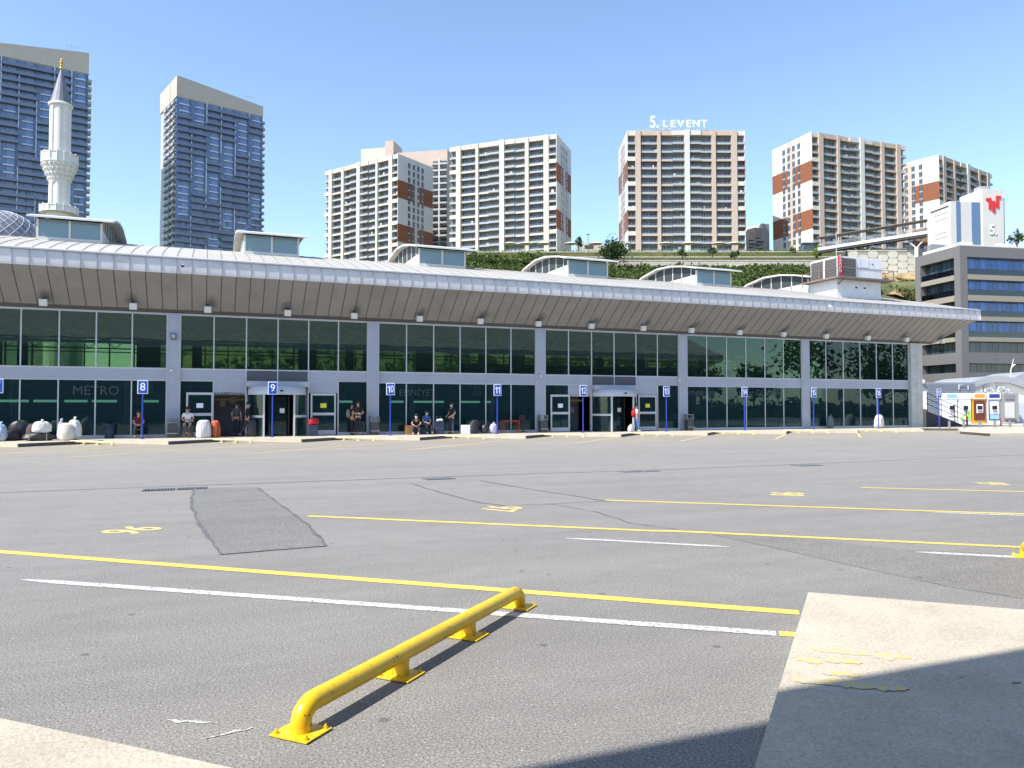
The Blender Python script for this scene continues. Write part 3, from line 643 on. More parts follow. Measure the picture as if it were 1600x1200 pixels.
# rooftop air handling unit on its white block
ah = thing('roof_plant_unit', 'white rooftop plant room carrying louvred air handling unit and red sign', 'roof plant', (0, 0, 0))
RW = mat('plant_white', (.70, .71, .72), .7, 0, .07, 1.5); LOUV = mat('louvre_brown', (.13, .12, .11), .6)
b = MB(); b.bx(43.2, 47.35, 0, 2.7, 9.0, 10.75); b.build('plant_room', RW, ah)
b = MB(); b.bx(44.9, 45.1, -.02, 0, 10.2, 10.3); b.bx(45.7, 45.9, -.02, 0, 10.2, 10.3); b.build('vent_hole', BLACK, ah)
b = MB(); b.bx(42.6, 47.9, -.75, 2.9, 10.75, 10.85)
for x in (42.65, 47.85):
    for y in (-.7, 1.1, 2.8): b.bx(x-.03, x+.03, y-.03, y+.03, 10.85, 11.5)
    b.beam((x, -.7, 11.45), (x, 2.8, 11.45), .04, .04)
b.beam((42.65, -.7, 11.5), (47.85, -.7, 11.5), .03, .03)
b.beam((43.3, 0, 10.4), (43.3, -.7, 10.78), .07, .07)
b.build('platform', mat('rusty_platform', (.2, .15, .13), .8), ah)
b = MB(); b.bx(43.25, 47.4, -.1, 2.6, 10.86, 12.42); b.build('unit_casing', RW, ah, bevel=.02)
lv = MB()
for (a, c) in ((.0, 1.15), (1.35, 2.5)):
    lv.bx(43.2, 43.25, a, c, 10.98, 12.3, 0)
    for z in np.arange(11.0, 12.28, .11): lv.beam((43.18, a+.05, z), (43.18, c-.05, z), .06, .03, 1)
lv.build('left_louvre', [LOUV, mat('louvre_slat', (.24, .22, .2), .6)], ah)
lv = MB(); lv.bx(43.55, 44.85, -.14, -.1, 10.98, 12.3, 0)
for z in np.arange(11.0, 12.28, .11): lv.beam((43.6, -.17, z), (44.8, -.17, z), .06, .03, 1)
lv.build('front_louvre', [LOUV, MATS['louvre_slat']], ah)
b = MB(); b.bx(45.0, 47.3, -.12, -.1, 11.58, 11.62, 0); b.bx(46.1, 46.13, -.12, -.1, 11.62, 12.3, 0); b.bx(45.25, 45.27, -.12, -.1, 10.95, 12.3, 0)
b.bx(45.3, 46.05, -.125, -.1, 11.7, 11.73, 0); b.bx(46.4, 46.55, -.13, -.1, 12.0, 12.04, 1); b.build('panel_seams', [FRAMEG, BLACK], ah)
sg = MB(); sg.bx(43.15, 43.5, -.22, -.16, 10.9, 12.45); so_ = sg.build('red_sign', mat('sign_red', (.5, .015, .03), .5), ah)
text('sign_letters', 'OTOGAR', .3, SIGNW, so_, (43.32, -.235, 11.85), (math.pi/2, -math.pi/2, 0), ext=.003)
b = MB(); b.tube([(43.1, -.1, 11), (43.1, -.1, 14.1)], .03, 6); b.build('mast', FRAMEG, ah)

# ================================================================== BAY SIGNS
SG = [('8', 223), ('9', 426), ('10', 610), ('11', 777), ('12', 911), ('13', 1041), ('14', 1163), ('15', 1271), ('16', 1372), ('17', 1467)]
def bay_sign(s, x, y):
    t = thing('bay_sign', 'blue bay sign reading %s with white border on a blue pole' % NUM[s], 'bay sign', (x, y, .15), 0, 'numbered bay signs along the sidewalk')
    b = MB(); b.tube([(0, 0, 0), (0, 0, 2.2)], .036, 10); b.bx(-.1, .1, -.1, .1, 0, .012); b.build('pole', POLEB, t)
    b = MB(); b.bx(-.23, .23, -.05, -.03, 2.14, 2.78); p = b.build('plate', SIGNW, t, bevel=.008)
    b = MB(); b.bx(-.195, .195, -.056, -.05, 2.175, 2.745); b.build('face', BLUE, p)
    for j, ch in enumerate(s):
        ox = 0 if len(s) == 1 else (j-.5)*.185*(.9 if '1' in s else 1)+(.01 if s[1:] == '1' else 0)
        if ch == '1':
            q = MB(); q.add([(ox-.005, 0, 2.27), (ox+.055, 0, 2.27), (ox+.055, 0, 2.64), (ox+.01, 0, 2.64), (ox-.07, 0, 2.575), (ox-.07, 0, 2.515), (ox-.005, 0, 2.55)], [(0, 1, 2, 3, 4, 5, 6)]); q.build('numeral', SIGNW, p, (0, -.0585, 0))
        else: text('numeral', ch, .53, SIGNW, p, (ox, -.058, 2.455), bold=.004, ext=.002, sx=.68 if len(s) > 1 else .95)
bay_sign('7', fx(-4, -1.6), -1.6)
for s, px in SG:
    y = -1.7 if s != '17' else -2.6
    bay_sign(s, fx(px, y), y)

# ================================================================== WHEEL STOPS
def wheel_stop(label, loc, rz, ENAMEL=ENAMEL):
    t = thing('wheel_stop', label, 'wheel stop', loc, rz, 'yellow tubular wheel stops')
    L = 2.66; H = .132; r = .052; pts = [(0, 0, .01), (0.0, 0, .055)]
    for k in range(6): a = math.pi/2*k/5; pts.append((.1-.1*math.cos(a), 0, .055+.077*math.sin(a)))
    pts += [(x, 0, H) for x in (.5, 1.2, 2.0)]
    for k in range(6): a = math.pi/2*k/5; pts.append((L-.1+.1*math.sin(a), 0, .055+.077*math.cos(a)))
    pts.append((L, 0, .01))
    b = MB(); b.tube(pts, r, 20); b.build('rail', ENAMEL, t)
    for x in (0, .9, 1.78, L):
        b = MB(); sg_ = -1 if x == 0 else 1
        b.bx(x-.1, x+.1, -.117, .117, .004, .013)
        p = b.build('base_plate', ENAMEL, t, bevel=.003)
        if .1 < x < 2.5:
            b = MB(); b.bx(x-.03, x+.03, -.045, .03, .013, H-.02)
            b.add([(x-.035, .032, .013), (x+.035, .032, .013), (x+.035, .10, .013), (x-.035, .10, .013), (x-.03, .032, .09), (x+.03, .032, .09)], [(0, 4, 5, 1), (2, 5, 4, 3), (0, 3, 4), (1, 5, 2)])
            b.build('post', ENAMEL, t)
        for dx in (-.075, .075):
            for dy in (-.092, .092):
                q = MB(); q.tube([(x+dx, dy, .013), (x+dx, dy, .024)], .012, 6, smooth=False); q.tube([(x+dx, dy, .024), (x+dx+.003, dy, .034)], .006, 6); q.build('bolt', ENAMEL, p)
    return t
ws = wheel_stop('large glossy yellow wheel stop in the foreground beside the concrete pad', (1.996, -38.134, 0), math.atan2(.691, .723))
w2 = copy_tree(ws); d2 = gq(1597, 871); w2.location = (d2[0]-2.66*.691, d2[1]-2.66*.723, 0); w2.rotation_euler = (0, 0, math.atan2(.723, .691)); w2['label'] = 'yellow wheel stop cut off by the right edge of the photo'
wf = wheel_stop('x', (0, 0, 0), 0, ENAMEL_SUNLIT)
for k, x in enumerate(xs):
    cx = x-3.15; c = copy_tree(wf) if k else wf; c.location = (cx-.94, -3.73+.94, 0); c.rotation_euler = (0, 0, -math.pi/4)
    nm = {0: None}
    num = k-5+9
    c['label'] = 'pale yellow wheel stop at the far kerb in front of bay sign %s' % NUM[str(num-1)] if 8 <= num-1 <= 17 else 'pale yellow wheel stop at far kerb outside the left of the photo'
    if not (8 <= num-1 <= 17): c['label'] = 'far kerb wheel stop %s from the left end of the yard' % ORD[k]

# ================================================================== OWN SIDE CANOPY (shades the near corner, mirrored in the glass)
ct = thing('terminal_canopy', 'sloping metal canopy of the near terminal above the viewpoint', 'canopy')
CY = -38.88-8.4*0.25/1.19
b = MB(); b.bx(-34, 64, CY-.12, CY, 7.6, 8.4); b.build('fascia', FASC, ct)
b = MB(); b.add([(-34, CY-.1, 7.62), (64, CY-.1, 7.62), (64, CY-6, 6.4), (-34, CY-6, 6.4), (-34, CY-.1, 8.38), (64, CY-.1, 8.38), (64, CY-14, 13.4), (-34, CY-14, 13.4)], [(0, 1, 2, 3), (4, 7, 6, 5)]); b.build('roof', ROOF, ct)
b = MB(); b.bx(-34, 64, CY-14, CY-6, .17, 10.3); b.build('hall', DKPAN, ct)
for n in range(-3, 5):
    b = MB(); b.bx(10*n+4-.3, 10*n+4+.3, CY-5.9, CY-5.4, .17, 6.5); b.build('column', ALU, ct)

# ================================================================== FOLIAGE
def foliage(name, dark, light, trans=0.3):
    m = bpy.data.materials.new(name); m.use_nodes = True; n = m.node_tree; b = n.nodes['Principled BSDF']
    b.inputs['Roughness'].default_value = 0.6; b.inputs['Specular IOR Level'].default_value = 0.25
    ge = n.nodes.new('ShaderNodeNewGeometry'); r = n.nodes.new('ShaderNodeValToRGB'); n.links.new(ge.outputs['Random Per Island'], r.inputs[0])
    r.color_ramp.elements[0].color = (*dark, 1); r.color_ramp.elements[1].color = (*light, 1)
    n.links.new(r.outputs[0], b.inputs['Base Color'])
    tl = n.nodes.new('ShaderNodeBsdfTranslucent'); n.links.new(r.outputs[0], tl.inputs[0])
    mx = n.nodes.new('ShaderNodeMixShader'); mx.inputs[0].default_value = trans
    n.links.new(b.outputs[0], mx.inputs[1]); n.links.new(tl.outputs[0], mx.inputs[2]); n.links.new(mx.outputs[0], n.nodes['Material Output'].inputs[0])
    return m
FOL = foliage('shrub_leaves', (0.035, 0.065, 0.018), (0.13, 0.17, 0.04))
FOLD = foliage('dark_tree_leaves', (0.02, 0.045, 0.015), (0.07, 0.11, 0.03))
FOLY = foliage('fresh_leaves', (0.10, 0.17, 0.03), (0.24, 0.33, 0.06), .4)
FOLB = foliage('dry_grass', (0.05, 0.07, 0.02), (0.24, 0.21, 0.08))
BARK = mat('bark', (.12, .09, .06), .9, 0, .3, 6)
def leaves(name, C, S, m, parent=None):
    C = np.asarray(C, float); n = len(C); S = np.asarray(S).reshape(-1, 1)*np.ones((n, 1))
    a = rng.normal(size=(n, 3)); a /= np.linalg.norm(a, axis=1, keepdims=True)
    c = rng.normal(size=(n, 3)); c -= a*(a*c).sum(1, keepdims=True); c /= np.linalg.norm(c, axis=1, keepdims=True)
    V = np.empty((n, 4, 3)); k = S*rng.uniform(.6, 1.3, (n, 1)); k2 = k*rng.uniform(.45, .9, (n, 1))
    V[:, 0] = C-a*k; V[:, 1] = C-c*k2; V[:, 2] = C+a*k; V[:, 3] = C+c*k2
    me = bpy.data.meshes.new(name); me.vertices.add(4*n); me.vertices.foreach_set('co', V.ravel())
    me.loops.add(4*n); me.loops.foreach_set('vertex_index', np.arange(4*n, dtype=np.int32)); me.polygons.add(n)
    me.polygons.foreach_set('loop_start', np.arange(0, 4*n, 4, dtype=np.int32)); me.materials.append(m); me.update(); me.validate()
    return put(name, me, parent)
def blob(c, r, n, squash=.8):   # points through an uneven clumpy volume
    out = []
    k = max(3, int(n/28)); cc = rng.normal(size=(k, 3)); cc /= np.linalg.norm(cc, axis=1, keepdims=True)
    cc = cc*rng.uniform(.35, .95, (k, 1))*np.array([r, r, r*squash])
    cc[:, 2] = np.abs(cc[:, 2])*1.0-.15*r
    per = int(n/k)
    for q in cc:
        p = rng.normal(size=(per, 3))*r*.2; out.append(p+q)
    return np.concatenate(out)+np.array(c)
# shrub belt on the slope
C = []; S = []
def hz(r, d): return hill(r, d)
for i in range(1900):
    d = rng.uniform(185, 242) if i % 4 else rng.uniform(226, 242); u = rng.uniform(-.10, .475)
    if i > 1640: d = rng.uniform(248, 275) if i % 2 else rng.uniform(248, 260); u = rng.uniform(-.09, .062 if i % 3 else .09)
    if u > .455 and d < 236 and rng.random() < .8: continue
    r = u*d; rad = rng.uniform(1.1, 2.6)*(1.3 if u < .10 else 1)
    x, y = xy(r, d); n = int(70+rad*22); C.append(blob((x, y, hz(r, d)+.3), rad, n)); S.append(np.full(len(C[-1]), .42))
for i in range(420):
    d = rng.uniform(92, 140); u = rng.uniform(-.42, .36)
    r = u*d; rad = rng.uniform(.8, 2.0); x, y = xy(r, d); C.append(blob((x, y, hz(r, d)+.2), rad, 80)); S.append(np.full(len(C[-1]), .28))
o = leaves('hillside_shrubs', np.concatenate(C), np.concatenate(S), FOL); o['kind'] = 'stuff'; o['label'] = 'dense green shrubs covering the slope behind the terminal'
# terrace planting strips
C = []; S = []
for d0, d1, u0, u1, n in ((247, 256, .05, .47, 1500), (264, 277, .10, .50, 1700), (281, 290, -.05, .5, 1300)):
    for i in range(n):
        d = rng.uniform(d0, d1); r = rng.uniform(u0, u1)*d; x, y = xy(r, d); C.append(rng.normal(size=(14, 3))*np.array([.9, .9, .35])+np.array([x, y, hz(r, d)+.5])); S.append(np.full(14, .28))
o = leaves('terrace_planting', np.concatenate(C), np.concatenate(S), FOLY); o['kind'] = 'stuff'; o['label'] = 'low pale green planting along the terraces below the towers'
def tree(name, label, r, d, h, cr, m, n=900, ls=.3, trunk=.25, squash=1.0, base=None, cat='tree', group=None):
    x, y = xy(r, d); z = hz(r, d) if base is None else base
    t = thing(name, label, cat, (x, y, z), 0, group); b = MB(); th = h-cr*squash
    b.tube([(0, 0, -.5), (.05, 0, th*.5), (0, .05, th)], [trunk, trunk*.8, trunk*.5], 8)
    for k in range(6):
        a = k*1.05; b.tube([(0, 0, th*.7), (math.cos(a)*cr*.6, math.sin(a)*cr*.6, th+cr*.3*squash)], [trunk*.4, trunk*.12], 6)
    b.build('trunk', BARK, t)
    leaves('crown', blob((0, 0, th), cr, n, squash*1.25), ls, m, t); return t
tree('hillside_tree', 'tall dark green tree left of the tower with the roof sign', (960-800)/F*238, 238, 10, 4.5, FOLD, 1900, .38)
tree('hillside_tree', 'thin upright dark tree above the shrubs beside the tower with the roof sign', (957-800)/F*246, 246, 7.5, 1.2, FOLD, 260, .3, squash=2)
tree('hillside_tree', 'small dark conifer right of the second pale apartment tower', (905-800)/F*285, 285, 7, 1.8, FOLD, 300, .35, squash=1.6)
tree('young_tree', 'bright green young tree left of the covered ramp', (1279-800)/F*255, 255, 7.5, 2.3, FOLY, 420, .32, squash=1.4)
tree('young_tree', 'bright green young tree in front of the covered ramp', (1346-800)/F*250, 250, 7.5, 1.7, FOLY, 320, .32, squash=1.6)
tree('young_tree', 'pale green young tree at the foot of the brown banded side wall', (1243-800)/F*268, 268, 5.5, 1.6, FOLY, 220, .3, squash=1.3)
tree('young_tree', 'small bush like tree before the ramp supports', (1402-800)/F*258, 258, 4.5, 1.6, FOLY, 200, .3)
for px, d, h, lab in ((1068, 247, 4.5, 'left'), (1115, 247, 5.2, 'middle'), (1150, 247, 4.2, 'right')):
    tree('terrace_tree', 'slender dark tree standing against the retaining wall, %s of three' % lab, (px-800)/F*d, d, h, 1.5, FOLD, 260, .3, group='slender trees at the retaining wall')
tree('roof_tree', 'distant dark shrub above the right end of the office roof', (1594-800)/F*190, 190, 6, 1.9, FOLD, 300, .3, base=el(402, 190))
# trees on the far side of the yard entrance, seen mirrored in the right hand glass
for i in range(12):
    x = 56+i*11+random.uniform(-3, 3); y = -64+random.uniform(-5, 5); h = random.uniform(9, 17)
    dx, dy = x-CAM[0], y-CAM[1]; tree('yard_tree', 'leafy tree behind the near terminal, %s from the west' % ORD[i], dx*cy-dy*sy, dx*sy+dy*cy, h, h*.42, FOLD if i % 2 else FOL, 1000, .42, base=0, squash=1.1, group='trees beyond the near terminal')

C = []; S = []
for i in range(330):
    x = rng.uniform(66, 190); y = rng.uniform(-58, -54); C.append(blob((x, y, 0), rng.uniform(1.4, 2.8), 70, 1.1)); S.append(np.full(len(C[-1]), .6))  # hedge added out of view so the right hand glass reflects darker
o = leaves('reflection_hedge', np.concatenate(C), np.concatenate(S), FOLD); o['kind'] = 'stuff'; o['label'] = 'dense dark hedge added unseen behind the near terminal to darken the glass reflections'
# ================================================================== RETAINING WALLS
def hexwall_mat():
    m = mat('hex_panel_wall', (.66, .63, .55), .9); n = m.node_tree; b = n.nodes['Principled BSDF']
    tc = n.nodes.new('ShaderNodeTexCoord'); mp = n.nodes.new('ShaderNodeMapping'); mp.inputs['Rotation'].default_value = (R(90), 0, 0)
    br_ = n.nodes.new('ShaderNodeTexBrick'); br_.inputs['Scale'].default_value = .42; br_.inputs['Mortar Size'].default_value = .028
    br_.inputs['Color1'].default_value = (.53, .50, .43, 1); br_.inputs['Color2'].default_value = (.46, .435, .375, 1); br_.inputs['Mortar'].default_value = (.30, .28, .24, 1)
    br_.inputs['Brick Width'].default_value = .62; br_.inputs['Row Height'].default_value = .5
    n.links.new(tc.outputs['Object'], mp.inputs[0]); n.links.new(mp.outputs[0], br_.inputs['Vector']); n.links.new(br_.outputs[0], b.inputs['Base Color']); return m
HEXM = hexwall_mat()
def arcwall(name, label, d, u0, u1, z0, z1, m, th=.5, cap=True, n=24, tilt=None):
    b = MB(); pts = []
    x0, y0 = xy(u0*d, d); x1, y1 = xy(u1*d, d); t = thing(name, label, 'wall', (x0, y0, 0), math.atan2(y1-y0, x1-x0)); L = math.hypot(x1-x0, y1-y0)
    b.bx(0, L, 0, th, z0, z1); b.build('wall_face', m, t)
    if cap: c = MB(); c.bx(-.1, L+.1, -.12, th+.12, z1+.003, z1+.3); c.build('coping', CREAM, t)
    return t, L
arcwall('retaining_wall', 'long cream retaining wall with block joints above the shrubs', 244, .05, .53, 42, 48.3, HEXM)
arcwall('retaining_wall', 'second cream terrace wall stepping up behind the first', 262, .02, .53, 48, 53.0, CREAM)
arcwall('retaining_wall', 'top cream terrace wall under the apartment towers', 280, -.05, .52, 52.5, 58.4, CREAM)
t, L = arcwall('panel_wall', 'tall wall of pale octagonal panels beside the office building', 222, .44, .53, 30, el(393, 222), None or mat('panel_wall_back', (.3, .29, .25), .9), cap=True)
PAN = mat('octagon_panel', (.53, .505, .44), .85, 0, .06, .6)
n = 0
for row in range(8):
    for col in range(7):
        w = L/7; cx = w*(col+.5); cz = el(393, 222)-1.0-row*2.0-(1.0 if col % 2 else 0)
        if cz < 31: continue
        b = MB(); rr = 1.36; ca = .5; pl = [(-w*.49, -.5), (-w*.49, .5), (-w*.3, .95), (w*.3, .95), (w*.49, .5), (w*.49, -.5), (w*.3, -.95), (-w*.3, -.95)]
        b.add([(cx+a, -.12, cz+c) for a, c in pl]+[(cx+a, 0, cz+c) for a, c in pl], [list(range(8))[::-1]]+[(i, (i+1) % 8, 8+(i+1) % 8, 8+i) for i in range(8)][::-1])
        b.build('octagon_panel', PAN, t)
# eroded soil slope in front of the panel wall
C = []; S = []
for i in range(330):
    d = rng.uniform(192, 216); u = rng.uniform(.445, .53)
    if u > .475 and d > 203 and rng.random() < .85: continue
    r = u*d; x, y = xy(r, d); C.append(blob((x, y, el(466-((d-192)/29.5)*38+(u-.452)*120, d)+1.2), rng.uniform(.8, 1.8), 80)); S.append(np.full(len(C[-1]), .35))
o = leaves('slope_scrub', np.concatenate(C), np.concatenate(S), FOLB); o['kind'] = 'stuff'; o['label'] = 'dry yellow green scrub on the soil slope under the panel wall'
mb = MB(); q = []
for j, d in enumerate(np.linspace(192, 221.5, 8)):
    for i, u in enumerate(np.linspace(.452, .53, 9)):
        r = u*d; x, y = xy(r, d); q.append((x, y, el(466-(j/7)*38+(u-.452)*120, d)+1.2+rng.normal()*.5))
mb.add(q, [(j*9+i, j*9+i+1, (j+1)*9+i+1, (j+1)*9+i) for j in range(7) for i in range(8)]); struct(mb.build('soil_slope', mat('dry_soil', (.42, .27, .13), .95, 0, 0, .5, .5, 2, col2=(.28, .2, .1))), 'bare orange brown soil slope beside the office building')

# umbrellas on the terrace
UMB = mat('cream_canvas', (.8, .74, .6), .8); um = None
for i, (px, lab) in enumerate(((797, 'leftmost terrace umbrella just above the shrubs'), (822, 'cream umbrella under the second pale apartment tower, left one'), (850, 'cream umbrella under the second pale apartment tower, right one'), (892, 'cream umbrella at the right corner of the second pale apartment tower'), (932, 'flat cream umbrella in front of the low block between towers'),
               (1042, 'cream umbrella left below the tower with the roof sign'), (1078, 'cream umbrella near the entrance of the tower with the roof sign'), (1125, 'cream umbrella right below the tower with the roof sign'), (1150, 'rightmost cream umbrella on the terrace'))):
    x, y = br(px, 283)
    if um is None:
        um = thing('terrace_umbrella', lab, 'umbrella', (x, y, 60.4), 0, 'cream umbrellas on the terrace')
        b = MB(); b.tube([(0, 0, -1), (0, 0, 2.3)], .06, 6); b.build('pole', FRAMEG, um)
        b = MB(); b.lathe([(2.6, 1.75), (2.5, 1.85), (1.3, 2.25), (0, 2.5)], 0, 0, 12, 0, False); b.build('canopy', UMB, um)
    else:
        c = copy_tree(um); c.location = (x, y, 60.4); c['label'] = lab

# ================================================================== APARTMENT TOWERS
AWH = mat('render_white', (.60, .58, .545), .85, 0, .04, .3); ABG = mat('render_beige', (.5, .41, .34), .85, 0, .04, .3); APK = mat('render_pinkish', (.50, .40, .335), .85, 0, .04, .3)
ABR = mat('render_brown', (.235, .085, .04), .85, 0, .08, .4); AGR = mat('balcony_grey', (.36, .385, .405), .7); ACR = mat('render_cream', (.57, .52, .45), .85, 0, .04, .3)
AWG = darkglass('apartment_glass', (.05, .065, .085), .12, .45, .8); ADR = mat('recess_wall', (.22, .21, .20), .85); RAIL = mat('rail_metal', (.30, .33, .37), .4, .2)
BITS = [mat('laundry_white', (.7, .7, .7), .8), ADR]
def apartment(label, r, d, ang, W, D, z0, nfl, fh, mirror=False, side='R', tint=ABG, sidecol=6, name='apartment_tower', crown=1.9):
    x, y = xy(r, d); t = thing(name, label, 'apartment block', (x, y, z0), ang-YAW, 'white and brown apartment towers')
    H = nfl*fh+crown
    seg = [('c', 2.9), ('p', 2.0), ('b', 6.5), ('p', 1.2), ('b', 4.4), ('B', 4.8), ('P', 1.9), ('B', 4.4), ('b', 4.2), ('p', 1.5), ('b', 6.1), ('p', 2.1), ('c', 2.9)]
    if mirror: seg = seg[::-1]
    k = W/sum(s for _, s in seg); xs_ = [0]
    for _, s in seg: xs_.append(xs_[-1]+s*k)
    b = MB(); b.bx(0, W, 1.7, D, 0, H-.3); b.build('core', ADR, t)
    b = MB(); b.bx(2, W-2, 1, D-1, H-.3, H+.25); b.bx(W*.12, W*.88, 3, D-4, H+.25, H+1.3); b.build('roof', AGR, t)
    top = nfl*fh
    for i, (ty, s) in enumerate(seg):
        a, c = xs_[i], xs_[i+1]; proud = {'p': -.35, 'P': -.8, 'b': 0, 'B': -.35, 'c': .2}[ty]
        m = AWH if ty in 'PcB' else tint
        b = MB(); b.bx(a, c, proud+(.02 if ty in 'bBc' else 0), 1.69, top+.05, H+(.25 if ty == 'P' else 0)); b.build('crown', m, t)
        if ty in 'pP':
            b = MB(); b.bx(a, c, proud, 1.69, 0, top+.05); b.build('pier', AWH if ty == 'P' else (AWH if i < 3 and False else tint), t)
        elif ty in 'bB':
            for g_ in range(1, (nfl+2)//3):
                z = top-g_*3*fh; b = MB(); b.bx(a, c, proud+.0, proud+.5, z-.45, z+.05); b.build('band', AWH if ty == 'B' else tint, t)
    cells = [(f, i) for f in range(nfl-1, -1, -1) for i, (ty, _) in enumerate(seg) if ty in 'bBc']
    cache = {}
    nb = nw = 0; rb = MB(); rwn = MB()
    for f, i in cells:
        ty = seg[i][0]; a, c = xs_[i], xs_[i+1]; z = f*fh; proud = {'b': .15, 'B': -.55, 'c': -.1}[ty]
        solid = ty == 'c' and (nfl-1-f) % 3 == 2; key = (i, solid)
        def mk(bb, ox, oz):
            bb.bx(ox+.04, ox+(c-a)-.04, proud+.06, 1.68, oz-.2, oz, 0); bb.bx(ox+.02, ox+(c-a)-.02, proud, proud+.1, oz-.28, oz+(1.35 if solid else .55), 2 if solid else 0)
            if not solid:
                bb.bx(ox+.04, ox+(c-a)-.04, proud+.02, proud+.06, oz+.98, oz+1.04, 1)
                nn = int((c-a)/.9)
                for q_ in range(nn+1): xx = ox+.04+(c-a-.1)*q_/nn; bb.bx(xx, xx+.05, proud+.02, proud+.06, oz+.55, oz+.98, 1)
        def mkw(bb, ox, oz):
            ww = c-a
            if ty == 'c': L_ = [(.25, .8)]
            elif ww > 5.5: L_ = [(.04, .30), (.34, .62), (.66, .94)]
            else: L_ = [(.08, .44), (.58, .92)]
            for p0, p1 in L_:
                bb.bx(ox+ww*p0, ox+ww*p1, 1.6, 1.695, oz+.05, oz+2.3, 0); bb.bx(ox+ww*(p0+p1)/2-.04, ox+ww*(p0+p1)/2+.04, 1.57, 1.6, oz+.05, oz+2.3, 1)
        if nb < 100:
            if key not in cache:
                q = MB(); mk(q, 0, 0); cache[key] = q.mesh('balcony', [AGR, RAIL, AWH])
            put('balcony', cache[key], t, (a, 0, z)); nb += 1
        else: mk(rb, a, z)
        if nw < 100:
            if ('w', i) not in cache:
                q = MB(); mkw(q, 0, 0); cache[('w', i)] = q.mesh('window', [AWG, FRAMEW])
            put('window', cache[('w', i)], t, (a, 0, z)); nw += 1
        else: mkw(rwn, a, z)
        if random.random() < .12:
            bx_ = a+random.uniform(.5, c-a-1); h_ = random.uniform(.6, 1.6)
            q = MB(); q.bx(bx_, bx_+random.uniform(.4, 1.2), .6, 1.0, z+.1, z+.3+h_); q.build('balcony_item', BITS[0], t)
    if rb.v: o = rb.build('balcony', [AGR, RAIL, AWH], t); o['kind'] = 'stuff'
    if rwn.v: o = rwn.build('window', [AWG, FRAMEW], t); o['kind'] = 'stuff'
    # banded end walls
    for sx_ in (('L',) if side == 'L' else ('R',) if side == 'R' else ('L', 'R')):
        x0, x1 = (-.25, 0) if sx_ == 'L' else (W, W+.25)
        edges = [0, 3.55, 6.0, 9.55, 12.0, 15.55, 18.0, 21.5]
        for e in range(len(edges)-1):
            zt = H-edges[e]*fh; zb = max(0, H-edges[e+1]*fh)
            if zt <= 0: break
            b = MB(); b.bx(x0, x1, .0, D, zb, zt); b.build('end_wall', ABR if e % 2 else AWH, t)
        xo = -.3 if sx_ == 'L' else W+.25
        b = MB(); b.bx(xo, xo+.05, D*.47, D*.60, 0, H); b.build('stripe', tint, t)
        wm = {}
        for j, fy in enumerate((.28, .41, .535, .66)):
            q = MB(); yy = D*fy; q.bx(xo-.02, xo+.07, yy, yy+1.5, .55, 2.75, 0); q.bx(xo-.03, xo+.08, yy+.7, yy+.78, .55, 2.75, 1); q.bx(xo-.03, xo+.08, yy-.04, yy+1.54, .1, .55, 1); wm[j] = q.mesh('side_window', [AWG, AGR])
            for f in range(nfl):
                if (nfl-1-f) % 3 == 2 and j in (0, 3) and False: continue
                put('side_window', wm[j], t, (0, 0, f*fh))
    return t
t3 = apartment('tower facing the yard with large white sign letters on its roof', (983-800)/F*297, 297, 0.0, 45.5, 24, 59.0, 15, 3.25, side='LR', tint=APK)
z3 = 15*3.25+1.9
# sign on the roof (its own thing, standing on the tower)
sgn = thing('rooftop_sign', 'white sign letters reading five levent on a steel lattice above the tower', 'sign', (*br(1017, 299), 59.0+z3+1.3), -YAW)
text('sign_letters', '5.', 6.6, SIGNW, sgn, (2.0, 0, 2.6), bold=.06, ext=.25, sx=.78)
for i, ch in enumerate('LEVENT'):
    text('sign_letters', ch, 4.0, SIGNW, sgn, (6.3+3.05*i, 0, 2.0), bold=.05, ext=.25)
b = MB()
for i in range(8): b.beam((3.2+2.7*i, .8, -1.2), (3.2+2.7*i, .8, 3.6), .09, .09); b.beam((3.2+2.7*i, .8, 3.6), (3.2+2.7*i, 2.6, -1), .09, .09)
for z in (.4, 2.0, 3.4): b.beam((3, .8, z), (22.6, .8, z), .09, .09)
b.build('lattice', mat('lattice_white', (.6, .62, .65), .6), sgn)
apartment('pale tower with beige and white piers, second banded tower from the left', (702-800)/F*330, 330, -.349, 48, 22, 57.2, 17, 3.25, side='R', tint=ACR)
apartment('leftmost banded tower turned away with its brown and grey end wall in shade', -89.1, 363, -.593, 46.5, 24, 53.6, 18, 3.25, side='R', tint=ACR, mirror=True)
apartment('right hand tower with sunlit white and brown end wall on its left', 118.3, 300, .349, 48.5, 23.5, 60.4, 15, 3.2, side='L', tint=APK)
apartment('partly hidden tower behind with lit end wall of brown and white at far right', 189, 337, .61, 51, 26, 65.3, 14, 3.3, side='L', tint=APK)
# penthouse block and rear curved block left
pb = thing('rear_apartment_block', 'pinkish brown rear block with stepped top behind the leftmost banded tower', 'apartment block', (*br(562, 392), 50), -.2-YAW)
b = MB(); b.bx(0, 15, 0, 14, 0, el(233, 392)-50); b.build('stair_tower', ACR, pb); b = MB(); b.bx(13.5, 18, -1, 12, 0, el(224, 392)-50); b.build('stair_tower', APK, pb)
b = MB(); b.bx(18, 46, .5, 14, 0, el(250, 400)-50); b.build('wall', APK, pb)
zz = el(262, 400)-50
for f in range(18):
    z = zz-3.3*f-1
    for xo in (38.2, 42.5):
        b = MB(); b.bx(xo, xo+3.6, -1.2, .5, z-3.0, z-2.8); b.bx(xo, xo+3.6, -1.2, -1.1, z-3.0, z-1.9); b.build('balcony', AGR, pb)
        b = MB(); b.bx(xo+.3, xo+3.2, .4, .498, z-2.7, z-.6); b.build('window', AWG, pb)
b = MB(); b.bx(41.8, 42.5, -1.2, .49, 0, zz-1); b.build('pier', AWH, pb)
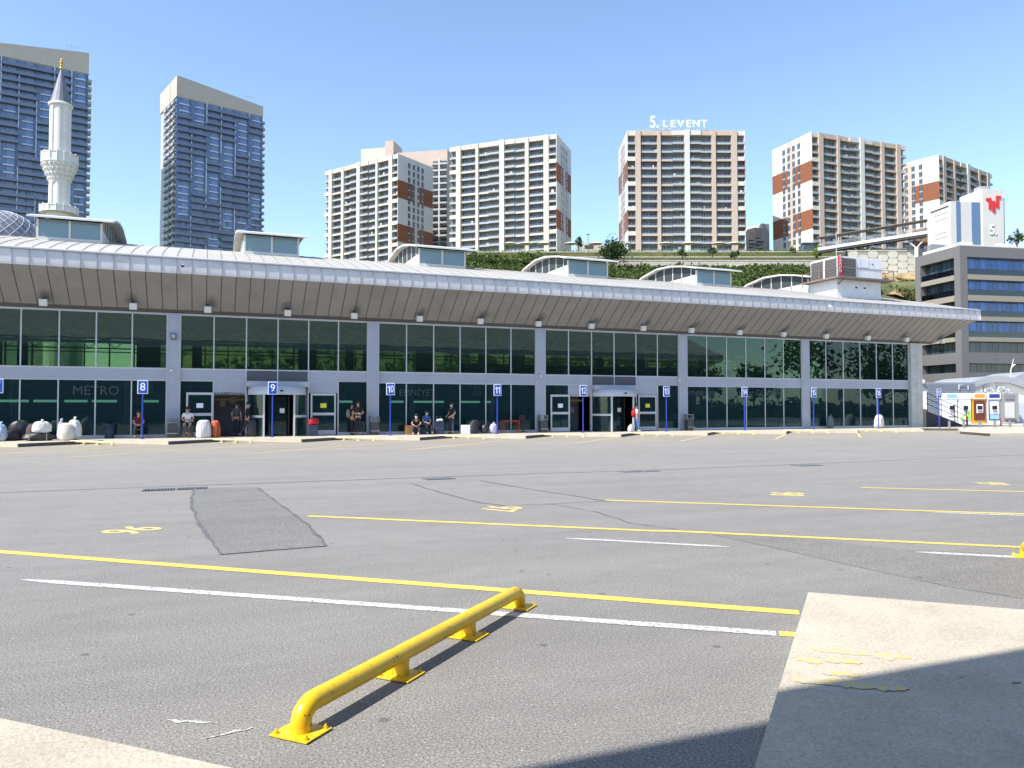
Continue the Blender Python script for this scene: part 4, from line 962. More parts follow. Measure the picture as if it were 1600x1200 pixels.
lb = thing('rear_apartment_block', 'low curved cream block with round balconies between two towers', 'apartment block', (*br(1171, 330), 52), .5-YAW)
for i in range(3):
    b = MB(); b.bx(i*4.2, (i+1)*4.2-.01, -i*.2, 12, 0, el(362-i*8, 330)-52-(0 if i < 2 else 0)); b.build('wall', APK if i < 2 else AWH, lb)
    if i < 2:
        for f in range(4):
            z = el(374-i*5, 330)-52-f*3.1; b = MB(); b.lathe([(2.0, z-2.2), (2.1, z-2.2), (2.1, z-1.1), (2.0, z-1.1)], i*4.2+2, -i*.2, 14, 0, True, a0=math.pi, a1=2*math.pi); b.build('balcony', AGR, lb)
            b = MB(); b.bx(i*4.2+.5, i*4.2+3.4, -i*.2-.06, -i*.2-.002, z-2.1, z-.2); b.build('window', AWG, lb)
kb = thing('low_block', 'low cream building with dark opening seen in the gap between towers', 'building', (*br(911, 290), 58), -YAW)
b = MB(); b.bx(0, 8.2, 0, 8, 0, el(379.5, 290)-58); b.build('wall', CREAM, kb); b = MB(); b.bx(.8, 4.2, -.05, -.003, el(389, 290)-58, el(383, 290)-58); b.build('opening', DARK, kb)
b = MB(); b.bx(-2.2, 0, 0, 6, 0, el(380.5, 290)-58); b.build('side_wall', AGR, kb)
sl_ = thing('street_lamp', 'thin street lamp standing on the terrace between two towers', 'street lamp', (*br(920, 275), 54)); b = MB(); b.tube([(0, 0, 0), (0, 0, el(367, 275)-54)], .09, 6); b.build('pole', GREYD, sl_)
b = MB(); b.bx(-.5, .5, -.2, .2, el(367, 275)-54, el(366, 275)-54+.05); b.build('lamp_head', GREYD, sl_)
# glass kiosk at the foot of the right tower
gk = thing('entrance_pavilion', 'small grey glazed entrance pavilion at the foot of the right hand tower', 'pavilion', (*br(1259, 284), 59.5), -YAW)
b = MB(); b.bx(0, 4, 0, 3, 0, 3.1); b.build('glazing', AWG, gk); b = MB(); b.bx(-.5, 4.4, -.4, 3.4, 3.1, 3.35); b.build('roof', GREYM, gk)

# ================================================================== BLUE GLASS TOWERS
BG = darkglass('tower_blue_glass', (.09, .15, .30), .15, .9, .6); BDK = mat('tower_balcony_blue', (.15, .19, .285), .4, .1); BSL = mat('tower_slab', (.16, .19, .26), .6)
CAPM = mat('tower_cap_cladding', (.47, .425, .37), .7, 0, .04, .2); TWL = mat('tower_white_line', (.62, .68, .8), .5); TSD = mat('tower_side_panel', (.50, .48, .45), .7, 0, .06, .5)
def tower(label, r, d, ang, W, D, ztop, capL, capR, fh=3.3, nfl=29, nb=6, seed=1, left=True):
    rn = random.Random(seed); x, y = xy(r, d); t = thing('glass_tower', label, 'tower', (x, y, 0), ang-YAW, 'dark blue glass residential towers')
    b = MB(); b.bx(.4, W-.4, .4, D-.4, 0, ztop); b.build('core', TSD, t)
    b = MB(); v = [(-.1, -.1, ztop), (W+.1, -.1, ztop), (W+.1, D+.1, ztop), (-.1, D+.1, ztop), (-.1, -.1, ztop+capL), (W+.1, -.1, ztop+capR), (W+.1, D+.1, ztop+capR), (-.1, D+.1, ztop+capL)]
    b.add(v, [(0, 3, 2, 1), (4, 5, 6, 7), (0, 1, 5, 4), (1, 2, 6, 5), (2, 3, 7, 6), (3, 0, 4, 7)])
    b.bx(-.13, -.1, D*.38, D*.40, ztop, ztop+capL, 1); b.build('cap', [CAPM, GREYD], t)
    b = MB()
    for i in range(4): b.beam((W*.78+i*1.6, 1, ztop+capL+(capR-capL)*.8), (W*.78+i*1.6, 1, ztop+capL+(capR-capL)*.8+3.2-i*.2), .12, .12)
    b.beam((W*.78, 1, ztop+capL+(capR-capL)*.8+2.4), (W*.78+5, 1, ztop+capL+(capR-capL)*.8+3), .12, .12); b.build('aerial', FRAMEG, t)
    bw = W/nb; mw = MB(); 
    for q_ in range(5): mw.bx(bw*q_/5+.05, bw*(q_+1)/5-.05, .3, .4, .35, fh-.35, 0)
    mw.bx(0, bw, .28, .4, -.3, .3, 1); wmesh = mw.mesh('window', [BG, BDK])
    mbq = MB(); mbq.bx(.15, bw-.15, -1.3, .28, -.12, .12, 0); mbq.bx(.1, bw-.1, -1.35, -1.27, -.15, 1.25, 1); bmesh_ = mbq.mesh('balcony', [BSL, BDK])
    ml = MB(); ml.bx(0, bw*.62, -.35, .27, -.15, .3, 0); lmesh = ml.mesh('white_ledge', TWL)
    ms = MB(); ms.bx(-.17, .17, -.3, .27, 0, fh, 0); smesh = ms.mesh('white_fin', TWL)
    mc = MB(); mc.bx(-1.4, 0, .5, 4.8, -.15, .12, 0); mc.bx(-1.45, -1.38, .5, 4.8, -.15, 1.1, 1); mc.bx(-1.4, 0, .5, .58, -.15, 1.1, 1); cmesh = mc.mesh('side_balcony', [TSD, AGR])
    nw = nbc = nl = nf = ns = 0; RW_, RB_, RL_, RS_ = MB(), MB(), MB(), MB()
    def putc(name, me, src, rest, loc, cnt, mi=0):
        if cnt < 100: put(name, me, t, loc)
        else: rest.add([(a+loc[0], b_+loc[1], c_+loc[2]) for a, b_, c_ in src.v], src.f, 0); rest.m[-len(src.f):] = src.m
    for f in range(nfl-1, -1, -1):
        z = ztop-(nfl-f)*fh
        if z < 28: break
        for i in range(nb):
            putc('window', wmesh, mw, RW_, (i*bw, 0, z), nw); nw += 1
            h = math.sin(f*.8+i*2.3+seed)+math.sin(f*.45-i*1.1)
            if h < .25: putc('balcony', bmesh_, mbq, RB_, (i*bw+rn.uniform(-.1, .1), 0, z), nbc); nbc += 1
            else:
                if nl < 99: put('white_ledge', lmesh, t, (i*bw+bw*.2, 0, z)); nl += 1
            if i and (math.sin(f*.5+i*1.7+seed) > -.35) and nf < 100: put('white_fin', smesh, t, (i*bw, 0, z)); nf += 1
        # corner balconies on the right edge
        for (xx, yy) in ((W+1.35, 0),) + (((0, 0), (0, 6.2), (0, 12.6)) if left else ()):
            if ns < 100: put('side_balcony', cmesh, t, (xx, yy, z)); ns += 1
            else:
                RS_.add([(a+xx, b_+yy, c_+z) for a, b_, c_ in mc.v], mc.f, 0); RS_.m[-len(mc.f):] = mc.m
        if left:
            for yy in (.6, 7, 13.5, 19.8):
                pass
    for nm, mb_, ms_ in (('window', RW_, [BG, BDK]), ('balcony', RB_, [BSL, BDK]), ('side_balcony', RS_, [TSD, AGR])):
        if mb_.v: o = mb_.build(nm, ms_, t); o['kind'] = 'stuff'
    if left:
        for yy in (.6, 7, 13.5, 19.5):
            b = MB(); b.bx(.3, .395, yy+.4, yy+4.5, 28, ztop-.5); b.build('side_glazing', BG, t)
        b = MB(); b.bx(-.05, .39, 11.4, 12.2, 28, ztop-6); b.build('white_pier', AWH, t)
    return t
tower('complete dark blue glass tower with slanted pale top, right of the minaret', (270.5-800)/F*360, 360, .679, 41.5, 29, el(149.5, 360), el(117, 360)-el(149.5, 360), 5.2, nfl=32, nb=6, seed=1)
tower('dark blue glass tower behind the minaret, cut by the left edge', -222, 318.5, .576, 39, 26, el(115.5, 340), 4.8, el(82.5, 340)-el(115.5, 340), nfl=32, nb=6, seed=4, left=False)

# ================================================================== MOSQUE
LEAD = mat('lead_cone', (.17, .18, .21), .55, .2, .1, 2); STONE = mat('minaret_stone', (.68, .67, .645), .8, 0, .05, 1.2); GOLD = mat('gold', (.7, .45, .1), .3, .9)
mx_, my_ = br(87, 105); mi = thing('minaret', 'white stone minaret with fluted shaft, carved balcony and grey pointed cap', 'minaret', (mx_, my_, 0))
zl = lambda py: el(py, 105)
b = MB(); b.lathe([(1.6, 0), (1.6, zl(333)), (1.57, zl(333))], seg=16, smooth=False)
fl = []
def fluted(z0, z1, r):
    n_ = 48; v = []
    for z in (z0, z0+.35, z1-.35, z1):
        for k in range(n_):
            a = 2*math.pi*k/n_; dpt = .17 if (k % 6 in (2, 3, 4)) and z not in (z0, z1) else 0
            v.append(((r-dpt)*math.cos(a), (r-dpt)*math.sin(a), z))
    b.add(v, [(i*n_+k, i*n_+(k+1) % n_, (i+1)*n_+(k+1) % n_, (i+1)*n_+k) for i in range(3) for k in range(n_)])
fluted(zl(326), zl(286), 1.28); fluted(zl(242), zl(168), 1.32)
b.lathe([(1.28, zl(286)), (1.36, zl(284)), (1.3, zl(278))], seg=32)
b.build('shaft', STONE, mi)
def gallery(z0, z1, rr, name, corb):
    b = MB()
    if corb:
        for k in range(4):
            z = z0-(4-k)*.62; r0 = 1.27+k*.24
            b.lathe([(r0, z), (r0+.1, z+.15), (r0+.27, z+.62)], seg=32, flute=.05, nfl=1, smooth=False)
            for j in range(24):
                a = 2*math.pi*(j+.5*(k % 2))/24; b.ball(((r0+.17)*math.cos(a), (r0+.17)*math.sin(a), z+.3), .12, 6)
    b.lathe([(1.4, z0), (rr+.08, z0), (rr+.08, z0+.16), (rr, z0+.16), (rr, z1), (rr+.06, z1), (rr+.06, z1+.1), (rr-.15, z1+.1), (rr-.15, z0+.1), (1.3, z0+.1)], seg=16, smooth=False)
    for j in range(16): a = 2*math.pi*j/16; b.tube([(rr*math.cos(a), rr*math.sin(a), z0), (rr*math.cos(a), rr*math.sin(a), z1+.25)], .09, 6)
    b.build(name, STONE, mi)
gallery(zl(257), zl(243), 2.2, 'balcony', True); gallery(zl(334), zl(325), 2.3, 'base_balcony', False)
b = MB(); b.lathe([(1.32, zl(168)), (1.52, zl(166)), (1.52, zl(163.5)), (1.32, zl(162))], seg=32); b.build('cornice', STONE, mi)
b = MB(); b.lathe([(1.36, zl(163)), (1.28, zl(160)), (.14, zl(109)), (0, zl(108))], seg=16, smooth=False); b.build('cone', LEAD, mi)
b = MB(); b.tube([(0, 0, zl(109)), (0, 0, zl(90))], .07, 6)
for py, r_ in ((106, .26), (101, .18), (97, .24), (93, .13)): b.ball((0, 0, zl(py)), r_, 10)
b.build('finial', GOLD, mi)
ms = thing('mosque', 'pale mosque with lattice ribbed dome behind the left clerestory', 'mosque', (*br(-2, 112), 0))
zd = el(372, 112); b = MB(); b.bx(-9, 9, -7, 7, 0, zd-1.5); b.build('prayer_hall', mat('mosque_wall', (.36, .40, .38), .8), ms)
Rr = 5.4; b = MB(); b.lathe([(Rr*math.cos(a), zd-1+Rr*.92*math.sin(a)) for a in np.linspace(0, math.pi/2, 12)], seg=40); b.lathe([(Rr+.3, zd-1.6), (Rr+.3, zd-.9), (Rr, zd-.9)], seg=40); b.build('dome', mat('dome_lead', (.19, .2, .24), .4, .3), ms)
b = MB()
for k in range(24):
    for sgn_ in (-1, 1):
        b.tube([((Rr+.03)*math.cos(a)*math.cos(2*math.pi*k/24+sgn_*a*.9), (Rr+.03)*math.cos(a)*math.sin(2*math.pi*k/24+sgn_*a*.9), zd-1+(Rr+.03)*.92*math.sin(a)) for a in np.linspace(0, 1.45, 9)], .035, 4, cap=False)
b.build('lattice', mat('dome_lattice', (.6, .62, .66), .5), ms)

# ================================================================== OFFICE BUILDING (right)
OG = mat('office_grey', (.15, .145, .145), .7, 0, .04, .3); OT = mat('office_tan', (.27, .24, .195), .75); OBL = darkglass('office_blue_glass', (.035, .13, .42), .06, .8, .35)
ODK = darkglass('office_dark_glass', (.03, .045, .055), .05, .8, .6)
of = thing('office_building', 'dark grey six storey office building with long bands of blue glass', 'office building', (*xy(69.1, 118), 0), .2-YAW)
ZR = [(22.2, 24.9), (19.0, 21.4), (15.7, 18.1), (12.5, 15.0), (10.1, 11.8), (7.0, 8.4)]; OW = 34; OD = 9.7
b = MB(); b.bx(1.1, OW, 1.1, OD-.3, 0, 26.2); b.build('core', OG, of)
zs = [0]+[z for p in ZR[::-1] for z in p]+[26.6]
for k in range(0, len(zs)-1, 2):
    b = MB(); tan = 0 < k < 12-2 and k > 2
    b.bx(0, OW, 0, OD, zs[k], zs[k+1]); b.build('floor_band', OG, of)
    if k > 2 and k < 12: c_ = MB(); c_.bx(1.35, OW, -.03, 0, zs[k]+.0, zs[k]+.0+(zs[k+1]-zs[k])*.95); c_.build('ledge', OT, of); c_ = MB(); c_.bx(-.03, 0, 1.25, OD-1.3, zs[k], zs[k+1]-.02); c_.build('ledge', OT, of)
for (z0, z1) in ZR:
    b = MB(); b.bx(0.001, 1.3, 0.001, 1.2, z0, z1); b.build('corner_pier', OG, of)
    b = MB(); b.bx(0.001, 1.2, OD-1.2, OD-.001, z0, z1); b.build('corner_pier', OG, of)
    gl_ = MB(); x = 1.3
    while x < OW: w = random.choice((.9, 1.1, 1.1, 1.3)); gl_.bx(x+.04, x+w-.04, 1.0, 1.1, z0, z1, 0); gl_.bx(x-.03, x+.03, .96, 1.09, z0, z1, 1); x += w
    gl_.build('window', [OBL if z0 > 12 else ODK, GREYM], of)
    gl_ = MB(); y = 1.2
    while y < OD-1.3: gl_.bx(1.0, 1.1, y+.04, y+.86, z0, z1, 0); y += .9
    gl_.build('window', [ODK], of)
    if z0 > 12:
        gl_ = MB(); gl_.bx(1.3, OW, .06, .09, z0, z0+.9); gl_.build('glass_balustrade', glass('balustrade%d' % int(z0*10), (.45, .7, .9), extra=.05), of)
        gl_ = MB(); gl_.bx(.06, .09, 1.3, OD-1.3, z0, z0+.9); gl_.build('glass_balustrade', glass('balustradeb%d' % int(z0*10), (.6, .85, .8), extra=.05), of)
b = MB(); b.bx(1.0, 20, 2.0, OD-.6, 26.6, 27.3); b.bx(1.0, 3.5, 7.0, 7.8, 27.3, 28.3, 1)
for x in (4, 5.2, 11, 12.4): b.bx(x, x+.8, 4, 5, 27.3, 28.2, 0)
b.build('roof_plant', [WHITE, GREYM], of)

# white sign block behind
wb = thing('white_slab_building', 'white slab building with red emblem and white numeral above the office roof', 'building', (*br(1541, 165), 0), .12-YAW)
ZT = el(295.6, 165); WSL = mat('slab_white', (.60, .575, .55), .75, 0, .03, .2)
b = MB(); b.bx(0, 5.0, 0, 7, 12, ZT); b.build('main_slab', WSL, wb); b = MB(); b.bx(5.0, 5.25, .1, 7, 12, ZT-1.8); b.build('dark_edge', GREYD, wb)
ZL = el(315.6, 165); b = MB(); b.bx(-7.2, 0, .4, 8, 12, ZL); b.build('lower_wing', WSL, wb)
for x0, x1 in ((-5.9, -4.9), (-2.3, -.3)): b = MB(); b.bx(x0, x1, .34, .398, 14, ZL-.1); b.build('blue_glazing', darkglass('slab_glass%d' % int(-x0*10), (.10, .17, .30), .06, .8, .2), wb)
b = MB(); b.bx(.2, 4.8, .3, 6, ZT, ZT+.1); b.bx(.4, 2.5, 1, 3, ZT+.1, ZT+.9); b.build('roof', FRAMEG, wb)
for z in (ZL-2.2, ZL-3.4, ZL-6.4, ZL-7.4, ZL-9.4): b = MB(); b.bx(-7.23, -7.2, 1.5, 5.5, z, z+.08); b.build('side_groove', GREYD, wb)
b = MB(); b.bx(-7.24, -7.2, 1, 6.8, ZL-1.1, ZL-.75); b.build('side_vent', GREYD, wb)
RDM = mat('emblem_red', (.62, .02, .03), .5); em = MB(); e0 = .75; ez = el(306, 165)
for k, (xo, zt, zb, arm) in enumerate(((.75, -.55, -2.95, -1), (1.45, -1.15, -3.6, 0), (2.15, 0, -2.55, 1))):
    xo = .95+(k*.88); em.bx(e0+xo-.3, e0+xo+.3, -.22, -.02, ez+zb, ez+zt)
    if arm: em.bx(e0+xo+(-.9 if arm < 0 else .3), e0+xo+(-.3 if arm < 0 else .8), -.22, -.02, ez+zt-.5, ez+zt)
em.build('red_emblem', RDM, wb)
text('numeral', '5.', 3.1, mat('numeral_grey_edge', (.25, .24, .25), .6), wb, (2.5, -.04, el(361, 165)), bold=.12, ext=.02, sx=.8)
text('numeral', '5.', 3.1, SIGNW, wb, (2.4, -.1, el(360, 165)), bold=.05, ext=.04, sx=.8)
text('letters', 'LEVENT', 1.6, SIGNW, wb, (2.45, -.1, el(379, 165)-4.0), (math.pi/2, math.pi/2, 0), bold=.03, ext=.04)

# covered ramp
rp_ = thing('covered_ramp', 'long rising pedestrian ramp with brown canopy and white edge beam', 'walkway', (0, 0, 0))
P0 = Vector((*br(1283, 236), el(391, 236))); P1 = Vector((*br(1478, 215), el(361, 215))); up = Vector((0, 0, 1))
b = MB(); b.beam(P0, P1, 3.0, .9); b.build('deck', WHITE, rp_); b = MB(); b.beam(P0-up*.75, P1-up*.75, 2.4, .5); b.build('soffit_beam', GREYD, rp_)
b = MB(); b.beam(P0+up*3.6, P1+up*3.6, 3.6, .14); b.build('canopy', mat('canopy_brown', (.22, .185, .17), .7), rp_)
for k in range(13):
    p = P0.lerp(P1, (k+.3)/13); q = Vector(((CAM[0]-p.x), (CAM[1]-p.y), 0)).normalized()
    b = MB(); b.beam(p+q*1.0, p+q*1.0+up*3.3, .14, .14); b.beam(p+q*1.0+up*2.2, p-q*1.4+up*3.6, .12, .12); b.build('canopy_post', GREYD, rp_)
b = MB()
for h in (.9, 1.3, 1.6): b.beam(P0+up*h+q*1.45, P1+up*h+q*1.45, .06, .06)
for k in range(60): p = P0.lerp(P1, k/60)+q*1.45; b.beam(p+up*.4, p+up*1.6, .05, .05)
b.build('railing', FRAMEG, rp_)
for k in (.38, .8):
    p = P0.lerp(P1, k); gz = hill((p-Vector((*CAM[:2], 0))).x, 225)
    b = MB(); b.tube([(p.x, p.y, p.z-9), (p.x, p.y, p.z-3.6)], .55, 12)
    dv = (P1-P0).normalized()
    for s_ in (-1, 1): b.beam((p.x, p.y, p.z-3.8), p-up*1+dv*2.6*s_, .3, .3)
    b.build('support', WHITE, rp_)
b = MB(); b.bx(-16, 7, 0, 6, 0, el(388, 232)-42); dk = b.build('underpass_wall', DKPAN, rp_, (*br(1415, 233), 42), -YAW)

# ================================================================== RIGHT EDGE: ARCHED BUILDING, KIOSKS, STAIRS
ar = thing('arched_annex', 'white annex with grey arched roof and round fan units behind the cash machines', 'building', (*br(1556, 92), 0), -YAW)
AG = mat('arch_roof_grey', (.33, .345, .37), .55, .1, .05, 1); b = MB(); N = 20; hw = 5.2
zc = lambda x: el(588, 92)-.0-(x/hw)**2*2.0
pr = [(-hw+2*hw*k/N) for k in range(N+1)]
v = [(x, -.6, zc(x)) for x in pr]+[(x, -.6, zc(x)-.75) for x in pr]+[(x, 9, zc(x)) for x in pr]+[(x, .0, zc(x)-.75) for x in pr]
M_ = N+1; b.add(v, [(k, k+1, M_+k+1, M_+k)[::-1] for k in range(N)]+[(k, k+1, 2*M_+k+1, 2*M_+k) for k in range(N)]+[(M_+k, M_+k+1, 3*M_+k+1, 3*M_+k) for k in range(N)])
b.build('arched_roof', AG, ar)
b = MB(); v = [(x*.96, 0, 0) for x in pr]+[(x*.96, 0, zc(x)-.6) for x in pr]; b.add(v, [(k, k+1, M_+k+1, M_+k) for k in range(N)]); b.bx(-hw*.96, hw*.96, .01, 8, 0, 3.2); b.build('gable_wall', mat('annex_white', (.78, .77, .73), .8), ar)
for k, (px, py) in enumerate(((1507, 613), (1516, 608), (1527, 613), (1541, 608), (1545, 613.5), (1562, 609), (1569, 612.5))):
    x = (px-1556)/F*92; z = el(py, 92); b = MB(); b.bx(x-.4, x+.4, -.35, -.003, z-.35, z+.35, 0); b.tube([(x, -.36, z), (x, -.39, z)], .27, 14, 1); b.tube([(x, -.39, z), (x, -.40, z)], .2, 12, 2)
    b.build('fan_unit', [WHITE, GREYM, FRAMEG], ar)
a2 = thing('arched_annex', 'pale arched roof rising behind the annex at the right edge', 'building', (*br(1622, 103), 0), -YAW)
b = MB(); v = [(x*.9, 0, 0) for x in pr]+[(x*.9, 0, zc(x)+1.1) for x in pr]+[(x*.9, 8, zc(x)+1.1) for x in pr]; b.add(v, [(k, k+1, M_+k+1, M_+k) for k in range(N)]+[(M_+k, M_+k+1, 2*M_+k+1, 2*M_+k) for k in range(N)]); b.build('gable_wall', AG, a2)
yl = thing('yard_lamp', 'thin white lamp post with curved head above the annex roof', 'street lamp', (*br(1580, 96), 0)); b = MB(); b.tube([(0, 0, 0), (0, 0, el(580, 96)), (.45, -.1, el(561, 96))], [.09, .07, .03], 8); b.build('pole', WHITE, yl)
b = MB(); b.tube([(.1, 0, el(576, 96)), (.5, -.1, el(570.5, 96)), (.75, -.1, el(570, 96))], [.04, .1, .06], 8); b.build('lamp_head', WHITE, yl)
# corrugated store wall + side door
cw = thing('corrugated_store', 'grey store with corrugated metal front beside the terminal end wall', 'building', (*br(1434, 84), 0), -YAW)
b = MB(); b.bx(0, 6.3, 0, 5, 0, el(598, 84), 0)
z = .7
while z < el(600, 84): b.bx(1.1, 6.25, -.05, -.003, z, z+.1, 0); z += .2
b.build('corrugated_front', mat('corrugated_metal', (.22, .25, .30), .5, .1), cw)
b = MB(); b.bx(.1, 1.0, -.06, -.003, 0, el(612, 84)); b.build('white_strip', WHITE, cw)
b = MB(); b.bx(1.0, 5.5, -.5, -.08, 0.1, .75); b.build('green_board', mat('green_board', (.18, .27, .05), .8), cw)
b = MB(); b.ball((.5, -.2, el(597, 84)), .22, 10); b.beam((.5, 0, el(597, 84)), (.5, -.2, el(597, 84)), .05, .05); b.build('wall_lamp', SIGNW, cw)
b = MB(); b.tube([(4.4, -.2, el(609, 84)), (4.4, -.2, el(602, 84)), (5.4, -.2, el(602, 84)), (5.4, -.2, el(609, 84))], .05, 6); b.build('pipe', WHITE, cw)
# ramp with railing beside the end wall
st = thing('stair_ramp', 'pale ramp with dark side and black railings right of the terminal end wall', 'stairs', (51.3, -.3, .15))
b = MB(); b.add([(0, 0, 0), (4.2, 0, 0), (0, 0, 1.35), (0, 1.4, 0), (4.2, 1.4, 0), (0, 1.4, 1.35)], [(0, 1, 2), (4, 3, 5), (1, 4, 5, 2), (0, 2, 5, 3)], 0); b.add([(-.0, -.03, 0), (4.2, -.03, 0), (0, -.03, 1.2)], [(0, 1, 2)], 1); b.build('ramp', [CONC, mat('ramp_side', (.03, .03, .05), .8)], st)
b = MB()
for h in (.55, .95, 1.35): b.beam((0, -.06, 1.2+h), (4.2, -.06, h-.15), .04, .04)
for x in (0.1, 1.5, 2.9, 4.15): b.beam((x, -.06, 1.2*(1-x/4.2)), (x, -.06, 1.3*(1-x/4.2)+1.3), .04, .04)
b.build('railing', BLACK, st)

# cash machines
def atm(px, w, label, body, head, face, extra=None):
    d = 70; t = thing('cash_machine', label, 'cash machine', (*br(px, d), .15), -YAW, 'cash machines in a row'); top = el(615, d)-.15; h0 = el(624, d)-.15
    b = MB(); b.bx(-w/2, w/2, 0, 1.0, 0, top); b.build('cabinet', body, t, bevel=.02)
    b = MB(); b.bx(-w/2+.02, w/2-.02, -.12, -.003, h0, top+.02); hd = b.build('header', SIGNW, t); b = MB(); b.bx(-w/2+.12, w/2-.12, -.14, -.12, h0+.1, top-.08); b.build('header_band', head, hd)
    b = MB(); b.bx(-w/2+.1, w/2-.1, -.09, -.003, .32, h0-.15); fc = b.build('front_panel', face, t, bevel=.02)
    b = MB(); b.bx(-w*.24, w*.24, -.13, -.09, .95, 1.75); b.build('console', SIGNW if body is not ORG else SIGNW, fc)
    b = MB(); b.bx(-w*.19, w*.19, -.14, -.13, 1.25, 1.62); b.build('screen', BLACK, fc)
    b = MB(); b.bx(-w*.17, w*.17, -.2, -.13, 1.05, 1.2); b.build('keypad', GREYM, fc)
    if extra: extra(t, w, fc)
    return t
ORG = mat('orange_plastic', (.75, .36, .02), .5); GRN = mat('lime_green', (.35, .62, .03), .5); NAVY = mat('navy', (.03, .04, .22), .5); LBL = mat('light_blue', (.25, .5, .7), .5); BRN = mat('dark_brown', (.12, .03, .015), .5); ORH = mat('orange_header', (.72, .3, .03), .5)
atm(1486, 1.12, 'white cash machine with light blue header, leftmost of the row', SIGNW, LBL, SIGNW, lambda t, w, f: MB().bx(-.35, .35, -.16, -.09, .62, .7).build('tray', GREYM, f))
def sw(t, w, f):
    b = MB(); b.add([(-.45, -.095, .33), (.45, -.095, .33), (.45, -.095, 1.35), (.2, -.095, .9), (-.1, -.095, .82), (-.45, -.095, .5)], [(0, 1, 2, 3, 4, 5)]); b.build('green_swoosh', GRN, f)
    b = MB(); b.add([(-.3, -.1, .36), (-.05, -.1, .36), (.15, -.1, .8), (.0, -.1, .8)], [(0, 1, 2, 3)]); b.build('pale_swoosh', SIGNW, f)
atm(1507.5, 1.15, 'white cash machine with lime green swoosh on its lower front', SIGNW, SIGNW, SIGNW, sw)
atm(1529.5, 1.2, 'orange framed cash machine with dark brown recess', ORG, ORH, BRN)
def nv(t, w, f): b = MB(); b.bx(-.42, .42, -.11, -.09, .4, .8); b.build('light_panel', LBL, f); b = MB(); b.bx(-.42, .42, -.105, -.09, .85, 2.0); b.build('white_panel', SIGNW, f)
atm(1552.5, 1.2, 'white cash machine with navy header and navy lower front', SIGNW, NAVY, NAVY, nv)
kt = thing('grey_kiosk', 'plain grey metal kiosk with pale shutter, right of the cash machines', 'kiosk', (*br(1577, 70), .15), -YAW)
top = el(615, 70)-.15; KG = mat('kiosk_grey', (.30, .30, .30), .6, .1); b = MB(); b.bx(-.85, .85, 0, 1, .1, top); b.build('cabinet', KG, kt); b = MB(); b.bx(-.42, .42, -.06, -.003, .5, 1.9); b.build('shutter', mat('shutter_pale', (.55, .55, .52), .6), kt); b = MB(); b.bx(-.42, .42, -.08, -.003, 2.2, 2.6); b.build('name_plate', GREYM, kt)
b = MB(); b.bx(-.5, .5, -.5, -.01, .38, .46); b.build('shelf', GREYM, kt)
gc = thing('grey_cabinet', 'light grey utility cabinet at the right edge beside the kiosk', 'cabinet', (*br(1597, 72), .15), -YAW); b = MB(); b.bx(-.5, .9, 0, .6, 0, 1.95); b.build('cabinet', mat('cabinet_grey', (.48, .52, .58), .5), gc, bevel=.02); b = MB(); b.bx(.25, .33, -.05, -.003, .8, 1.6); b.build('handle', GREYD, gc)
bo = None
for i, (px, d) in enumerate(((1482.5, 55), (1505, 55.5), (1530, 56), (1553.5, 56.5), (1577, 57), (1600, 58))):
    lab = 'dark steel bollard before the kiosks, %s from the left' % ORD[i]; x, y = br(px, d)
    if bo is None:
        bo = thing('bollard', lab, 'bollard', (x, y, .15), 0, 'dark bollards before the cash machines'); b = MB(); b.tube([(0, 0, 0), (0, 0, .5)], .085, 14); b.build('post', GREYM, bo); b = MB(); b.ball((0, 0, .5), .085, 12, 0, (1, 1, .4)); b.build('cap', GREYD, bo)
    else: c = copy_tree(bo); c.location = (x, y, .15); c['label'] = lab
dl = None; ORR = mat('delineator_orange', (.75, .12, .03), .5)
for px, lab in ((1473, 'orange delineator post left of the cash machines'), (1511, 'orange delineator post between the green and orange cash machines'), (1563, 'orange delineator post before the grey kiosk')):
    x, y = br(px, 62)
    if dl is None:
        dl = thing('delineator_post', lab, 'traffic post', (x, y, .15), 0, 'orange delineator posts'); b = MB(); b.lathe([(.12, 0), (.12, .04), (.05, .06), (.045, .72), (0, .74)], seg=12); b.build('post', ORR, dl); b = MB(); b.lathe([(.052, .45), (.052, .55)], seg=12); b.build('band', SIGNW, dl)
    else: c = copy_tree(dl); c.location = (x, y, .15); c['label'] = lab
kbs = MB(); 
for a, c_ in (((44.7, -8.2), (42.5, -11.8)), ((48.4, -2.35), (50.1, -3.8))): kbs.beam((*a, .158), (*c_, .158), .35, .012)
struct(kbs.build('kerb_stone', KERB), 'pale kerb stones at the island by the cash machines')

